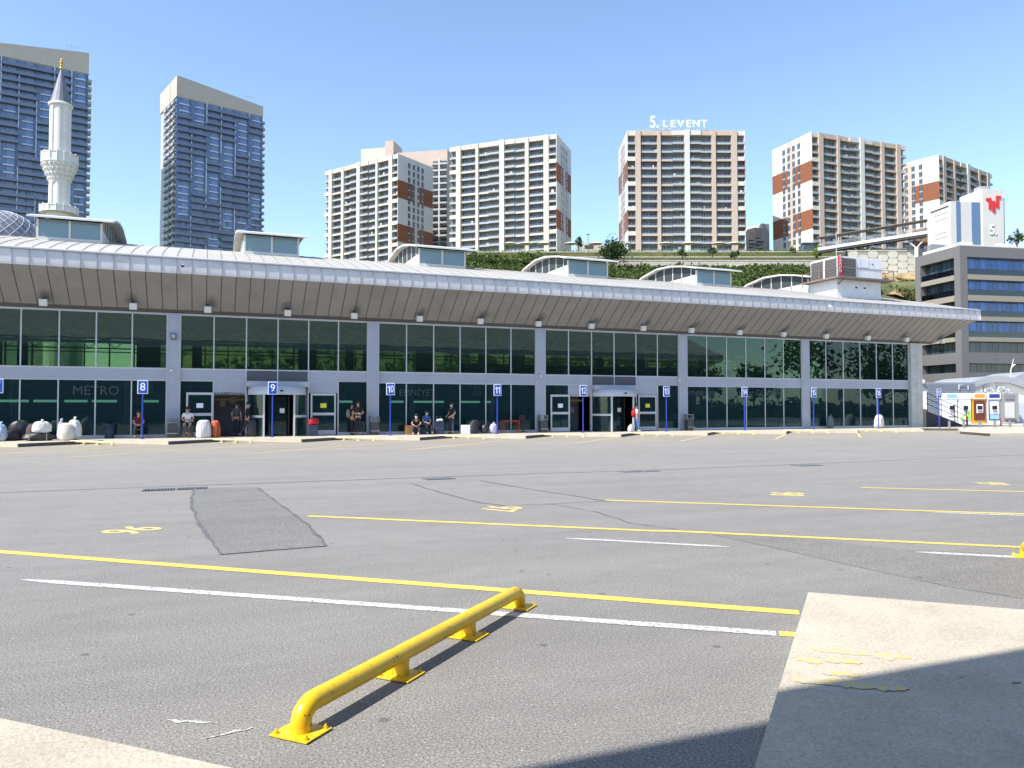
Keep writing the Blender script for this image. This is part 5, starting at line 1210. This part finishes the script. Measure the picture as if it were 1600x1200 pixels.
# ================================================================== SMALL THINGS ON THE SIDEWALK
Z0 = .15
SKW = mat('woven_white', (.66, .65, .64), .75, 0, .06, 14, .5, 40); SKC = mat('woven_cream', (.68, .65, .56), .8, 0, .12, 20, .6, 60, stretch=(1, 1, 4)); SKB = mat('bag_black', (.022, .022, .026), .45, 0, .3, 8, .6, 20)
SKL = mat('bag_pale_blue', (.35, .45, .6), .6, 0, .2, 9, .5, 20); SKBR = mat('bag_brown', (.09, .055, .05), .7, 0, .3, 9, .4, 20); SKO = mat('bag_orange', (.55, .10, .03), .6, 0, .15, 9, .4, 20); NVB = mat('navy_fabric', (.02, .035, .08), .7, 0, .2, 9); REDF = mat('red_fabric', (.5, .015, .02), .7, 0, .15, 9); LAV = mat('lavender', (.42, .40, .55), .7, 0, .1, 9)
def sack(name, label, cat, px, y, w, dpt, h, m, knot=True, seed=0, lean=0, group=None, boxy=.6):
    rs = np.random.default_rng(seed+11); x = fx(px, y); t = thing(name, label, cat, (x, y, Z0), rs.uniform(-.3, .3), group)
    b = MB(); n1, n2 = 16, 26; v = []; ph = rs.uniform(0, 6, 4)
    for i in range(n1+1):
        a = -math.pi/2+math.pi*i/n1
        cz = math.copysign(abs(math.sin(a))**boxy, math.sin(a)); cr = abs(math.cos(a))**boxy
        for k in range(n2):
            th = 2*math.pi*k/n2; rr = cr*(1+.06*math.sin(5*th+ph[0]+3*cz)+.06*math.sin(9*th+ph[1]-5*cz)+rs.normal()*.055)*(1-.30*(cz+1)*.5*(1-boxy)-.12*max(0, cz))
            v.append((rr*math.cos(th)*w/2+lean*(cz+1)*.5, rr*math.sin(th)*dpt/2, h*.5*(1+cz)+.02*math.sin(4*th+ph[2])))
    b.add(v, [(i*n2+k, i*n2+(k+1) % n2, (i+1)*n2+(k+1) % n2, (i+1)*n2+k) for i in range(n1) for k in range(n2)], 0, True); b.build('bag_body', m, t)
    if knot:
        b = MB(); b.tube([(lean, 0, h*.94), (lean, 0, h*1.02), (lean+.03, 0, h*1.12), (lean+.07, .02, h*1.16)], [.1, .035, .06, .02], 8); b.build('tied_neck', m, t)
    return t
def straps(t, w, h, d_, m=None):
    for dx in (-w*.28, w*.28):
        b = MB(); b.tube([(dx, -d_/2-.015, h*.05), (dx, -d_/2-.03, h*.5), (dx, -d_/2-.01, h*.9)], .018, 6); b.build('strap', m or BLACK, t)
sack('plastic_sack', 'pale blue and white sack cut by the left edge', 'sack', 2, -2.1, .5, .5, .75, SKL, seed=1)
sack('duffel_bag', 'large black bag at the far left beside the pale blue sack', 'bag', 16, -1.5, .9, .5, .5, SKB, False, seed=2)
sack('duffel_bag', 'tall rounded black bag behind the left heap', 'bag', 33, -1.0, .95, .5, .9, SKB, False, seed=3)
sack('backpack', 'dark brown bulging bag behind the white tied sack', 'bag', 52, -1.5, .55, .45, .75, SKBR, False, seed=4)
t = sack('duffel_bag', 'black duffel bag lying under the white tied sack', 'bag', 62, -2.2, 1.25, .5, .36, SKB, False, seed=5); straps(t, 1.2, .36, .5, GREYM)
t = sack('plastic_sack', 'bright white tied sack lying on the black duffel bag', 'sack', 66, -2.1, .8, .55, .52, SKW, True, seed=6); t.location.z = Z0+.34
sack('woven_sack', 'cream woven sack in front of the white one', 'sack', 104, -2.2, .72, .5, .78, SKC, False, seed=7, boxy=.5)
sack('woven_sack', 'tall white woven sack behind the cream sack', 'sack', 117, -1.9, .62, .5, .92, SKW, True, seed=8, boxy=.6)
sack('shopping_bag', 'small lavender bag beside the woven sacks', 'bag', 96, -1.7, .3, .3, .85, LAV, True, seed=9)
sack('wrapped_bundle', 'large white wrapped bundle standing by the first entrance', 'bundle', 319, -1.5, .74, .5, .86, SKW, False, seed=10, boxy=.38)
straps(bpy.data.objects[[o.name for o in COL.objects if o.name.startswith('wrapped_bundle')][0]], .6, .8, .5, FRAMEG)
t = sack('travel_bag', 'orange travel bag standing beside the white wrapped bundle', 'bag', 337, -1.3, .5, .4, .84, SKO, False, seed=11, boxy=.45); straps(t, .5, .8, .4)
sack('plastic_sack', 'white plastic sack standing under bay sign sixteen', 'sack', 1373, -1.3, .82, .55, .95, SKW, False, seed=12, boxy=.6)
sack('backpack', 'black backpack with pale top beside the white box', 'bag', 741, -1.0, .62, .45, .78, SKB, False, seed=13)
sack('backpack', 'small black bag between the backpack and the blue white bag', 'bag', 757, -1.0, .45, .4, .5, SKB, False, seed=14)
sack('shopping_bag', 'blue and white bag at the foot of bay sign eleven', 'bag', 771, -1.0, .5, .4, .55, LAV, True, seed=15)
sack('shopping_bag', 'small white bag at the feet of the person with the red backpack', 'bag', 985, -1.1, .38, .3, .38, SKW, True, seed=16)
sack('plastic_sack', 'dim grey green sack leaning inside the glass near bay sign fifteen', 'sack', 1297, -.35, .55, .4, .85, mat('bag_grey_green', (.12, .17, .17), .7, 0, .2, 9), True, seed=17)
def boxthing(name, label, cat, px, y, w, dpt, h, m, part, handle=False, z=0, group=None):
    t = thing(name, label, cat, (fx(px, y), y, Z0+z), 0, group); b = MB(); b.bx(-w/2, w/2, -dpt/2, dpt/2, .03 if handle else 0, h); b.build(part, m, t, bevel=.02)
    if handle:
        b = MB(); b.tube([(-w*.25, dpt*.4, h), (-w*.25, dpt*.4, h+.28), (w*.25, dpt*.4, h+.28), (w*.25, dpt*.4, h)], .012, 6); b.build('handle', GREYM, t)
        for dx in (-w*.38, w*.38): b = MB(); b.tube([(dx-.02, 0, .03), (dx+.02, 0, .03)], .03, 10); b.build('wheel', BLACK, t)
        b = MB(); b.bx(-w/2-.004, w/2+.004, -dpt/2-.006, dpt/2+.006, h*.48, h*.5); b.build('zip', GREYM, t)
    return t
boxthing('suitcase', 'navy suitcase standing beside the first revolving door', 'suitcase', 490, -.9, .46, .3, .58, NVB, 'shell', True)
t = sack('travel_bag', 'red bag resting on top of the navy suitcase', 'bag', 490, -.9, .62, .32, .32, REDF, False, seed=20, boxy=.5); t.location.z = Z0+.6
boxthing('suitcase', 'dark suitcase left of the standing man in jeans', 'suitcase', 686, -1.0, .5, .3, .72, NVB, 'shell', True)
sack('shopping_bag', 'crumpled white bag lying on the dark suitcase', 'bag', 687, -1.0, .4, .25, .12, SKW, False, seed=21).location.z = Z0+.73
boxthing('cardboard_box', 'brown cardboard box beside the seated pair', 'box', 639, -.8, .4, .4, .5, mat('cardboard', (.30, .15, .06), .8), 'carton')
boxthing('storage_box', 'white box left of the black backpack', 'box', 727, -.9, .5, .35, .5, SIGNW, 'carton')
boxthing('suitcase', 'dark trunk under the seated person in blue', 'suitcase', 666, -.75, .62, .42, .42, NVB, 'shell', False)
# red table and office chair
tb = thing('table', 'small red framed table standing against the glass left of the second entrance', 'table', (fx(798, -.55), -.55, Z0)); b = MB(); b.bx(-.55, .45, -.25, .25, .68, .73); b.build('table_top', RED, tb)
for dx in (-.52, .42):
    for dy in (-.22, .22): b = MB(); b.bx(dx-.02, dx+.02, dy-.02, dy+.02, 0, .68); b.build('leg', RED, tb)
oc = thing('office_chair', 'black swivel office chair beside the red table', 'chair', (fx(818, -.6), -.6, Z0)); b = MB(); b.bx(-.23, .23, -.23, .23, .44, .52); b.build('seat', BLACK, oc, bevel=.02); b = MB(); b.bx(-.2, .2, .2, .26, .6, 1.05); b.build('backrest', BLACK, oc, bevel=.02)
b = MB(); b.tube([(0, 0, .08), (0, 0, .44)], .03, 8)
for k in range(5): a = k*1.256; b.beam((0, 0, .1), (.27*math.cos(a), .27*math.sin(a), .05), .04, .03)
b.build('swivel_base', BLACK, oc)
# litter bins
def bin_(px, y, label, src=None):
    x = fx(px, y)
    if src: c = copy_tree(src); c.location = (x, y, Z0); c['label'] = label; return c
    t = thing('litter_bin', label, 'litter bin', (x, y, Z0), 0, 'litter bins with hooded lids')
    b = MB(); b.lathe([(.22, 0), (.28, .06), (.3, .68), (.31, .7)], seg=4, a0=math.pi/4, a1=math.pi/4+2*math.pi, smooth=False); b.build('bin_body', GREYD, t)
    b = MB(); b.bx(-.21, .21, -.21, .21, .74, .78); b.bx(-.24, -.2, -.21, .21, .7, 1.0); b.bx(.2, .24, -.21, .21, .7, 1.0); b.bx(-.24, .24, -.22, .22, 1.0, 1.04); b.build('lid', GREYM, t)
    b = MB(); b.bx(-.25, .25, -.31, -.29, .2, .25); b.build('band', GREYM, t); return t
b1 = bin_(270, -.62, 'grey hooded litter bin in front of the column left of the first entrance')
bin_(585, -.62, 'grey hooded litter bin by the column right of the standing man in black', b1); bin_(848, -.62, 'grey hooded litter bin by the column left of the second entrance', b1); bin_(1076, -.62, 'grey hooded litter bin right of bay sign thirteen', b1)
t = thing('round_bin', 'dark round bin standing against the glass left of bay sign eight', 'litter bin', (fx(172, -.5), -.5, Z0)); b = MB(); b.lathe([(.2, 0), (.24, .6), (.26, .64), (.2, .68), (0, .7)], seg=20); b.build('bin_body', NVB, t); b = MB(); b.lathe([(.262, .5), (.268, .53), (.262, .56)], seg=20); b.build('rim', BLACK, t)

# ================================================================== PEOPLE
SKIN = mat('skin', (.46, .26, .18), .55); HAIRM = mat('hair_dark', (.02, .015, .012), .6); SHOE = mat('shoe_dark', (.03, .03, .03), .5); SHOW = mat('shoe_white', (.6, .6, .6), .5); MASK = mat('mask_pale', (.6, .68, .75), .7)
def cloth(n, c): return mat('cloth_'+n, c, .85, 0, .12, 12, .3, 30)
C_RED = cloth('red', (.10, .012, .015)); C_BLK = cloth('black', (.015, .015, .018)); C_WHT = cloth('white', (.7, .7, .74)); C_JEAN = cloth('jeans', (.04, .075, .16)); C_LJ = cloth('light_jeans', (.09, .17, .42)); C_GRY = cloth('grey', (.06, .06, .065)); C_BLU = cloth('blue', (.05, .10, .32)); C_DJ = cloth('dark_jeans', (.03, .05, .08)); C_DKG = cloth('charcoal', (.03, .03, .03))
def skinmesh(name, V, E, rad, m, parent, sub=2):
    me = bpy.data.meshes.new(name); me.from_pydata(V, E, []); me.materials.append(m); o = put(name, me, parent)
    md = o.modifiers.new('skin', 'SKIN'); md.use_smooth_shade = True
    for i, r_ in enumerate(rad): me.skin_vertices[0].data[i].radius = (r_, r_) if not isinstance(r_, tuple) else r_
    me.skin_vertices[0].data[0].use_root = True
    s2 = o.modifiers.new('sub', 'SUBSURF'); s2.levels = sub; s2.render_levels = sub
    bpy.context.view_layer.update()
    m2 = bpy.data.meshes.new_from_object(o.evaluated_get(bpy.context.evaluated_depsgraph_get())); o.modifiers.clear(); o.data = m2
    for p in m2.polygons: p.use_smooth = True
    return o
def person(label, px, y, face, top, bottom, pose, s=1.0, hair=HAIRM, mask=None, shoe=SHOE, z=0, sleeves='short', extra=None):
    t = thing('person', label, 'person', (fx(px, y), y, Z0+z), face); t.scale = (s, s, s)
    P = pose; V = []; E = []; Rd = []
    def vtx(p, r_, par=None): V.append(p); Rd.append(r_); i = len(V)-1; (E.append((par, i)) if par is not None else None); return i
    pel = vtx(P['pel'], .115); wa = vtx(P['wa'], .11, pel); ch = vtx(P['ch'], .13, wa); nk = vtx(P['nk'], .05, ch); h1 = vtx(P['h1'], .075, nk); h2 = vtx(P['h2'], .088, h1)
    for sd in 'LR':
        sh = vtx(P['sh'+sd], .058, ch); el_ = vtx(P['el'+sd], .042, sh); wr = vtx(P['wr'+sd], .027, el_)
        w = Vector(P['wr'+sd]); d = (w-Vector(P['el'+sd])).normalized(); sdv = d.cross(Vector((0, 1, 0.1))).normalized()
        pm = vtx(tuple(w+d*.07), .033, wr)
        for k, ln in enumerate((.07, .08, .085, .075)):
            off = sdv*(k-1.5)*.02; f1 = vtx(tuple(w+d*(.07+ln*.55)+off), .009, pm); vtx(tuple(w+d*(.07+ln)+off+Vector((0, -.012, 0))), .008, f1)
        f1 = vtx(tuple(w+d*.06-sdv*.045), .010, pm); vtx(tuple(w+d*.09-sdv*.06), .009, f1)
        hp = vtx(P['hp'+sd], .085, pel); kn = vtx(P['kn'+sd], .058, hp); an = vtx(P['an'+sd], .04, kn); vtx(tuple(Vector(P['an'+sd])+Vector(P.get('toe', (0, -.12, -.045)))), .035, an)
    skinmesh('body', V, E, Rd, SKIN, t, 1)
    def cl(name, keys, edges, rad, m): return skinmesh(name, [P[k] if isinstance(k, str) else k for k in keys], edges, rad, m, t, 1)
    def lerp(a, b_, f): return tuple(Vector(P[a]).lerp(Vector(P[b_]), f))
    f = .62 if sleeves == 'short' else 1.0; L_, R_ = (lerp('shL', 'elL', f), lerp('shR', 'elR', f)) if f < 1 else (P['elL'], P['elR'])
    ks = ['pel', 'wa', 'ch', lerp('ch', 'nk', .75), 'shL', L_, 'shR', R_]; ed = [(0, 1), (1, 2), (2, 3), (2, 4), (4, 5), (2, 6), (6, 7)]; ra = [.135, .13, .15, .07, .075, .062, .075, .062]
    if f == 1.0: ks += [lerp('elL', 'wrL', .9), lerp('elR', 'wrR', .9)]; ed += [(5, 8), (7, 9)]; ra += [.042, .042]
    cl('shirt', ks, ed, ra, top)
    cl('trousers', [lerp('pel', 'wa', .25), 'pel', 'hpL', 'knL', lerp('knL', 'anL', .9), 'hpR', 'knR', lerp('knR', 'anR', .9)], [(0, 1), (1, 2), (2, 3), (3, 4), (1, 5), (5, 6), (6, 7)], [.13, .13, .10, .075, .06, .10, .075, .06], bottom)
    hv = Vector(P['h2']); fw = Vector(P.get('fw', (0, -1, 0)))
    b = MB(); b.ball(tuple(hv+Vector((0, 0, .03))-fw*.022), .108, 12, 0, (.93, 1.0, .95)); b.build('hair', hair, t)
    b = MB(); b.ball(tuple(hv+fw*.098+Vector((0, 0, -.035))), .022, 6, 0, (.8, 1, 1.4)); b.build('nose', SKIN, t)
    for k in (-1, 1):
        q = fw.cross(Vector((0, 0, 1)))*k; b = MB(); b.ball(tuple(hv+fw*.085+q*.034+Vector((0, 0, -.005))), .012, 6); b.build('eye', BLACK, t)
        b = MB(); b.ball(tuple(hv+q*.095+Vector((0, 0, -.03))), .024, 6, 0, (.5, 1, 1.4)); b.build('ear', SKIN, t)
    if mask: b = MB(); b.ball(tuple(hv+fw*.045+Vector((0, 0, -.07))), .072, 10, 0, (.95, .9, .8)); b.build('face_mask', mask, t)
    else: b = MB(); b.ball(tuple(hv+fw*.082+Vector((0, 0, -.085))), .022, 6, 0, (1.3, .5, .35)); b.build('mouth', C_RED, t)
    for sd in 'LR':
        a = Vector(P['an'+sd]); b = MB(); toe = Vector(P.get('toe', (0, -.12, -.045))); b.tube([tuple(a+Vector((0, 0, -.02))-toe*.5), tuple(a+Vector((0, 0, -.03))), tuple(a+toe*1.0), tuple(a+toe*1.35)], [.04, .052, .045, .02], 8); b.build('shoe', shoe, t)
    if extra: extra(t, P)
    return t
def stand(**k):
    P = dict(pel=(0, 0, .93), wa=(0, 0, 1.08), ch=(0, .0, 1.3), nk=(0, 0, 1.48), h1=(0, -.015, 1.57), h2=(0, -.02, 1.66), shL=(-.18, 0, 1.40), elL=(-.24, .02, 1.13), wrL=(-.22, -.06, .9), shR=(.18, 0, 1.40), elR=(.24, .02, 1.13), wrR=(.22, -.06, .9),
             hpL=(-.09, 0, .9), knL=(-.1, -.01, .5), anL=(-.11, 0, .09), hpR=(.09, 0, .9), knR=(.1, -.01, .5), anR=(.11, 0, .09)); P.update(k); return P
def sit(hh=.45, **k):
    P = dict(pel=(0, 0, hh+.08), wa=(0, 0, hh+.24), ch=(0, -.02, hh+.46), nk=(0, -.03, hh+.63), h1=(0, -.05, hh+.71), h2=(0, -.06, hh+.80), shL=(-.18, -.02, hh+.55), elL=(-.23, -.08, hh+.30), wrL=(-.08, -.28, hh+.22), shR=(.18, -.02, hh+.55), elR=(.23, -.08, hh+.30), wrR=(.06, -.3, hh+.22),
             hpL=(-.09, -.02, hh+.06), knL=(-.15, -.42, hh+.05), anL=(-.15, -.42, .09), hpR=(.09, -.02, hh+.06), knR=(.15, -.42, hh+.05), anR=(.13, -.48, .09)); P.update(k); return P
def stool(t, P):
    pass
person('person in dark red shirt and mask sitting left of the pole of bay sign eight', 217, -.6, .1, C_RED, C_BLK, sit(), mask=None, z=0)
ch_ = thing('folding_chair', 'small chair under the seated person in dark red', 'chair', (fx(217, -.6), -.58, Z0), .1); b = MB(); b.bx(-.2, .2, -.2, .22, .40, .44); b.build('seat', GREYM, ch_)
b = MB(); b.bx(-.2, .2, .22, .25, .55, .85); b.build('backrest', GREYM, ch_)
for dx in (-.18, .18):
    for dy in (-.18, .2): b = MB(); b.bx(dx-.012, dx+.012, dy-.012, dy+.012, 0, .4 if dy < 0 else .85); b.build('leg', FRAMEG, ch_)
person('person in white T shirt perched with crossed legs by the first entrance', 294, -.8, .0, C_WHT, C_GRY, sit(.62, anL=(.05, -.42, .16), anR=(-.05, -.36, .2), wrL=(.12, -.16, .85), wrR=(-.12, -.16, .88), elR=(.28, -.02, .92), elL=(-.28, -.02, .92)))
boxthing('stool', 'dark grey box stool under the person in white T shirt', 'stool', 294, -.7, .5, .4, .62, GREYD, 'seat_box')
person('person in grey shirt and dark trousers standing inside the first doorway', 370, .25, 2.8, C_GRY, C_DKG, stand())
person('person in black striding past the first revolving door with a black bag', 388, -.7, 1.2, C_BLK, C_DKG, stand(anL=(-.1, .38, .1), knL=(-.1, .15, .5), anR=(.1, -.32, .09), knR=(.1, -.2, .5)), sleeves='long', hair=HAIRM)
sack('shoulder_bag', 'black bag hanging at the side of the person striding past the door', 'bag', 395, -.8, .5, .3, .9, SKB, False, seed=31)
person('dim person walking through the first revolving door', 441, .25, -1.4, C_DKG, C_DKG, stand(anL=(-.1, .34, .12), knL=(-.1, .1, .5), anR=(.1, -.34, .09), knR=(.1, -.18, .5)))
def bpack(m, sc_=1):
    def f(t, P): b = MB(); c = Vector(P['ch']); b.ball((c.x, c.y+.2, c.z-.1), .2, 12, 0, (.85, .6, 1.25)); o_ = b.build('backpack', m, t)
    return f
person('person with light backpack standing half hidden behind the man in black', 549.5, -.45, 1.7, C_BLK, C_BLK, stand(), s=.97, extra=bpack(mat('pack_beige', (.2, .18, .17), .8)))
def tote(t, P):
    b = MB(); b.tube([(-.17, -.12, 1.42), (0, -.165, 1.2), (.16, -.15, 1.0)], .014, 6); b.build('strap', BRN, t); b = MB(); b.ball((.02, -.26, 1.12), .045, 8); b.build('cup', SIGNW, t)
person('man in black clothes standing with arms folded over a cup', 559.5, -.75, -.1, C_BLK, C_BLK, stand(wrL=(.05, -.24, 1.12), wrR=(-.05, -.22, 1.14), elL=(-.27, -.08, 1.12), elR=(.27, -.08, 1.12), anL=(-.14, 0, .09), anR=(.15, -.04, .09)), s=1.04, extra=tote)
person('person in black T shirt sitting low and leaning forward near bay sign ten', 651, -.85, -.3, C_BLK, C_GRY, sit(.3, ch=(0, -.12, .74), nk=(0, -.2, .88), h1=(0, -.25, .94), h2=(0, -.28, 1.02), shL=(-.18, -.14, .82), shR=(.18, -.14, .82), elL=(-.24, -.28, .58), elR=(.24, -.28, .58), wrL=(-.08, -.45, .5), wrR=(.08, -.45, .5), knL=(-.2, -.45, .42), knR=(.2, -.45, .42)), mask=MASK, shoe=SHOW)
boxthing('duffel_bag', 'low dark bag used as a seat by the leaning person', 'bag', 651, -.75, .5, .35, .3, SKB, 'bag_body')
person('person in blue sleeveless top and mask sitting on the dark trunk', 666, -.78, .2, C_BLU, C_BLK, sit(.42), mask=MASK)
person('man in black T shirt and jeans standing right of the dark suitcase', 706, -.85, -1.1, C_BLK, C_DJ, stand(wrL=(-.12, -.28, 1.0), wrR=(.1, -.2, .98), elL=(-.23, -.02, 1.12)), mask=MASK)
def redpack(t, P):
    b = MB(); c = Vector(P['ch']); v0 = MB(); v0.ball((0, c.y+.2, c.z-.1), .24, 14, 0, (.8, .62, 1.2)); v0.build('backpack', REDF, t); b = MB(); b.bx(-.02, .04, -.36, -.34, 1.14, 1.26); b.build('phone', BLACK, t)
person('person in white shirt and light jeans walking with a big red backpack', 994, -1.1, 1.35, C_WHT, C_LJ, stand(wrL=(-.08, -.3, 1.18), wrR=(.08, -.3, 1.18), elL=(-.24, -.02, 1.1), elR=(.24, -.02, 1.1), anL=(-.1, -.12, .09), anR=(.1, .2, .1), knL=(-.1, -.1, .5)), s=.95, extra=redpack, shoe=SHOW)
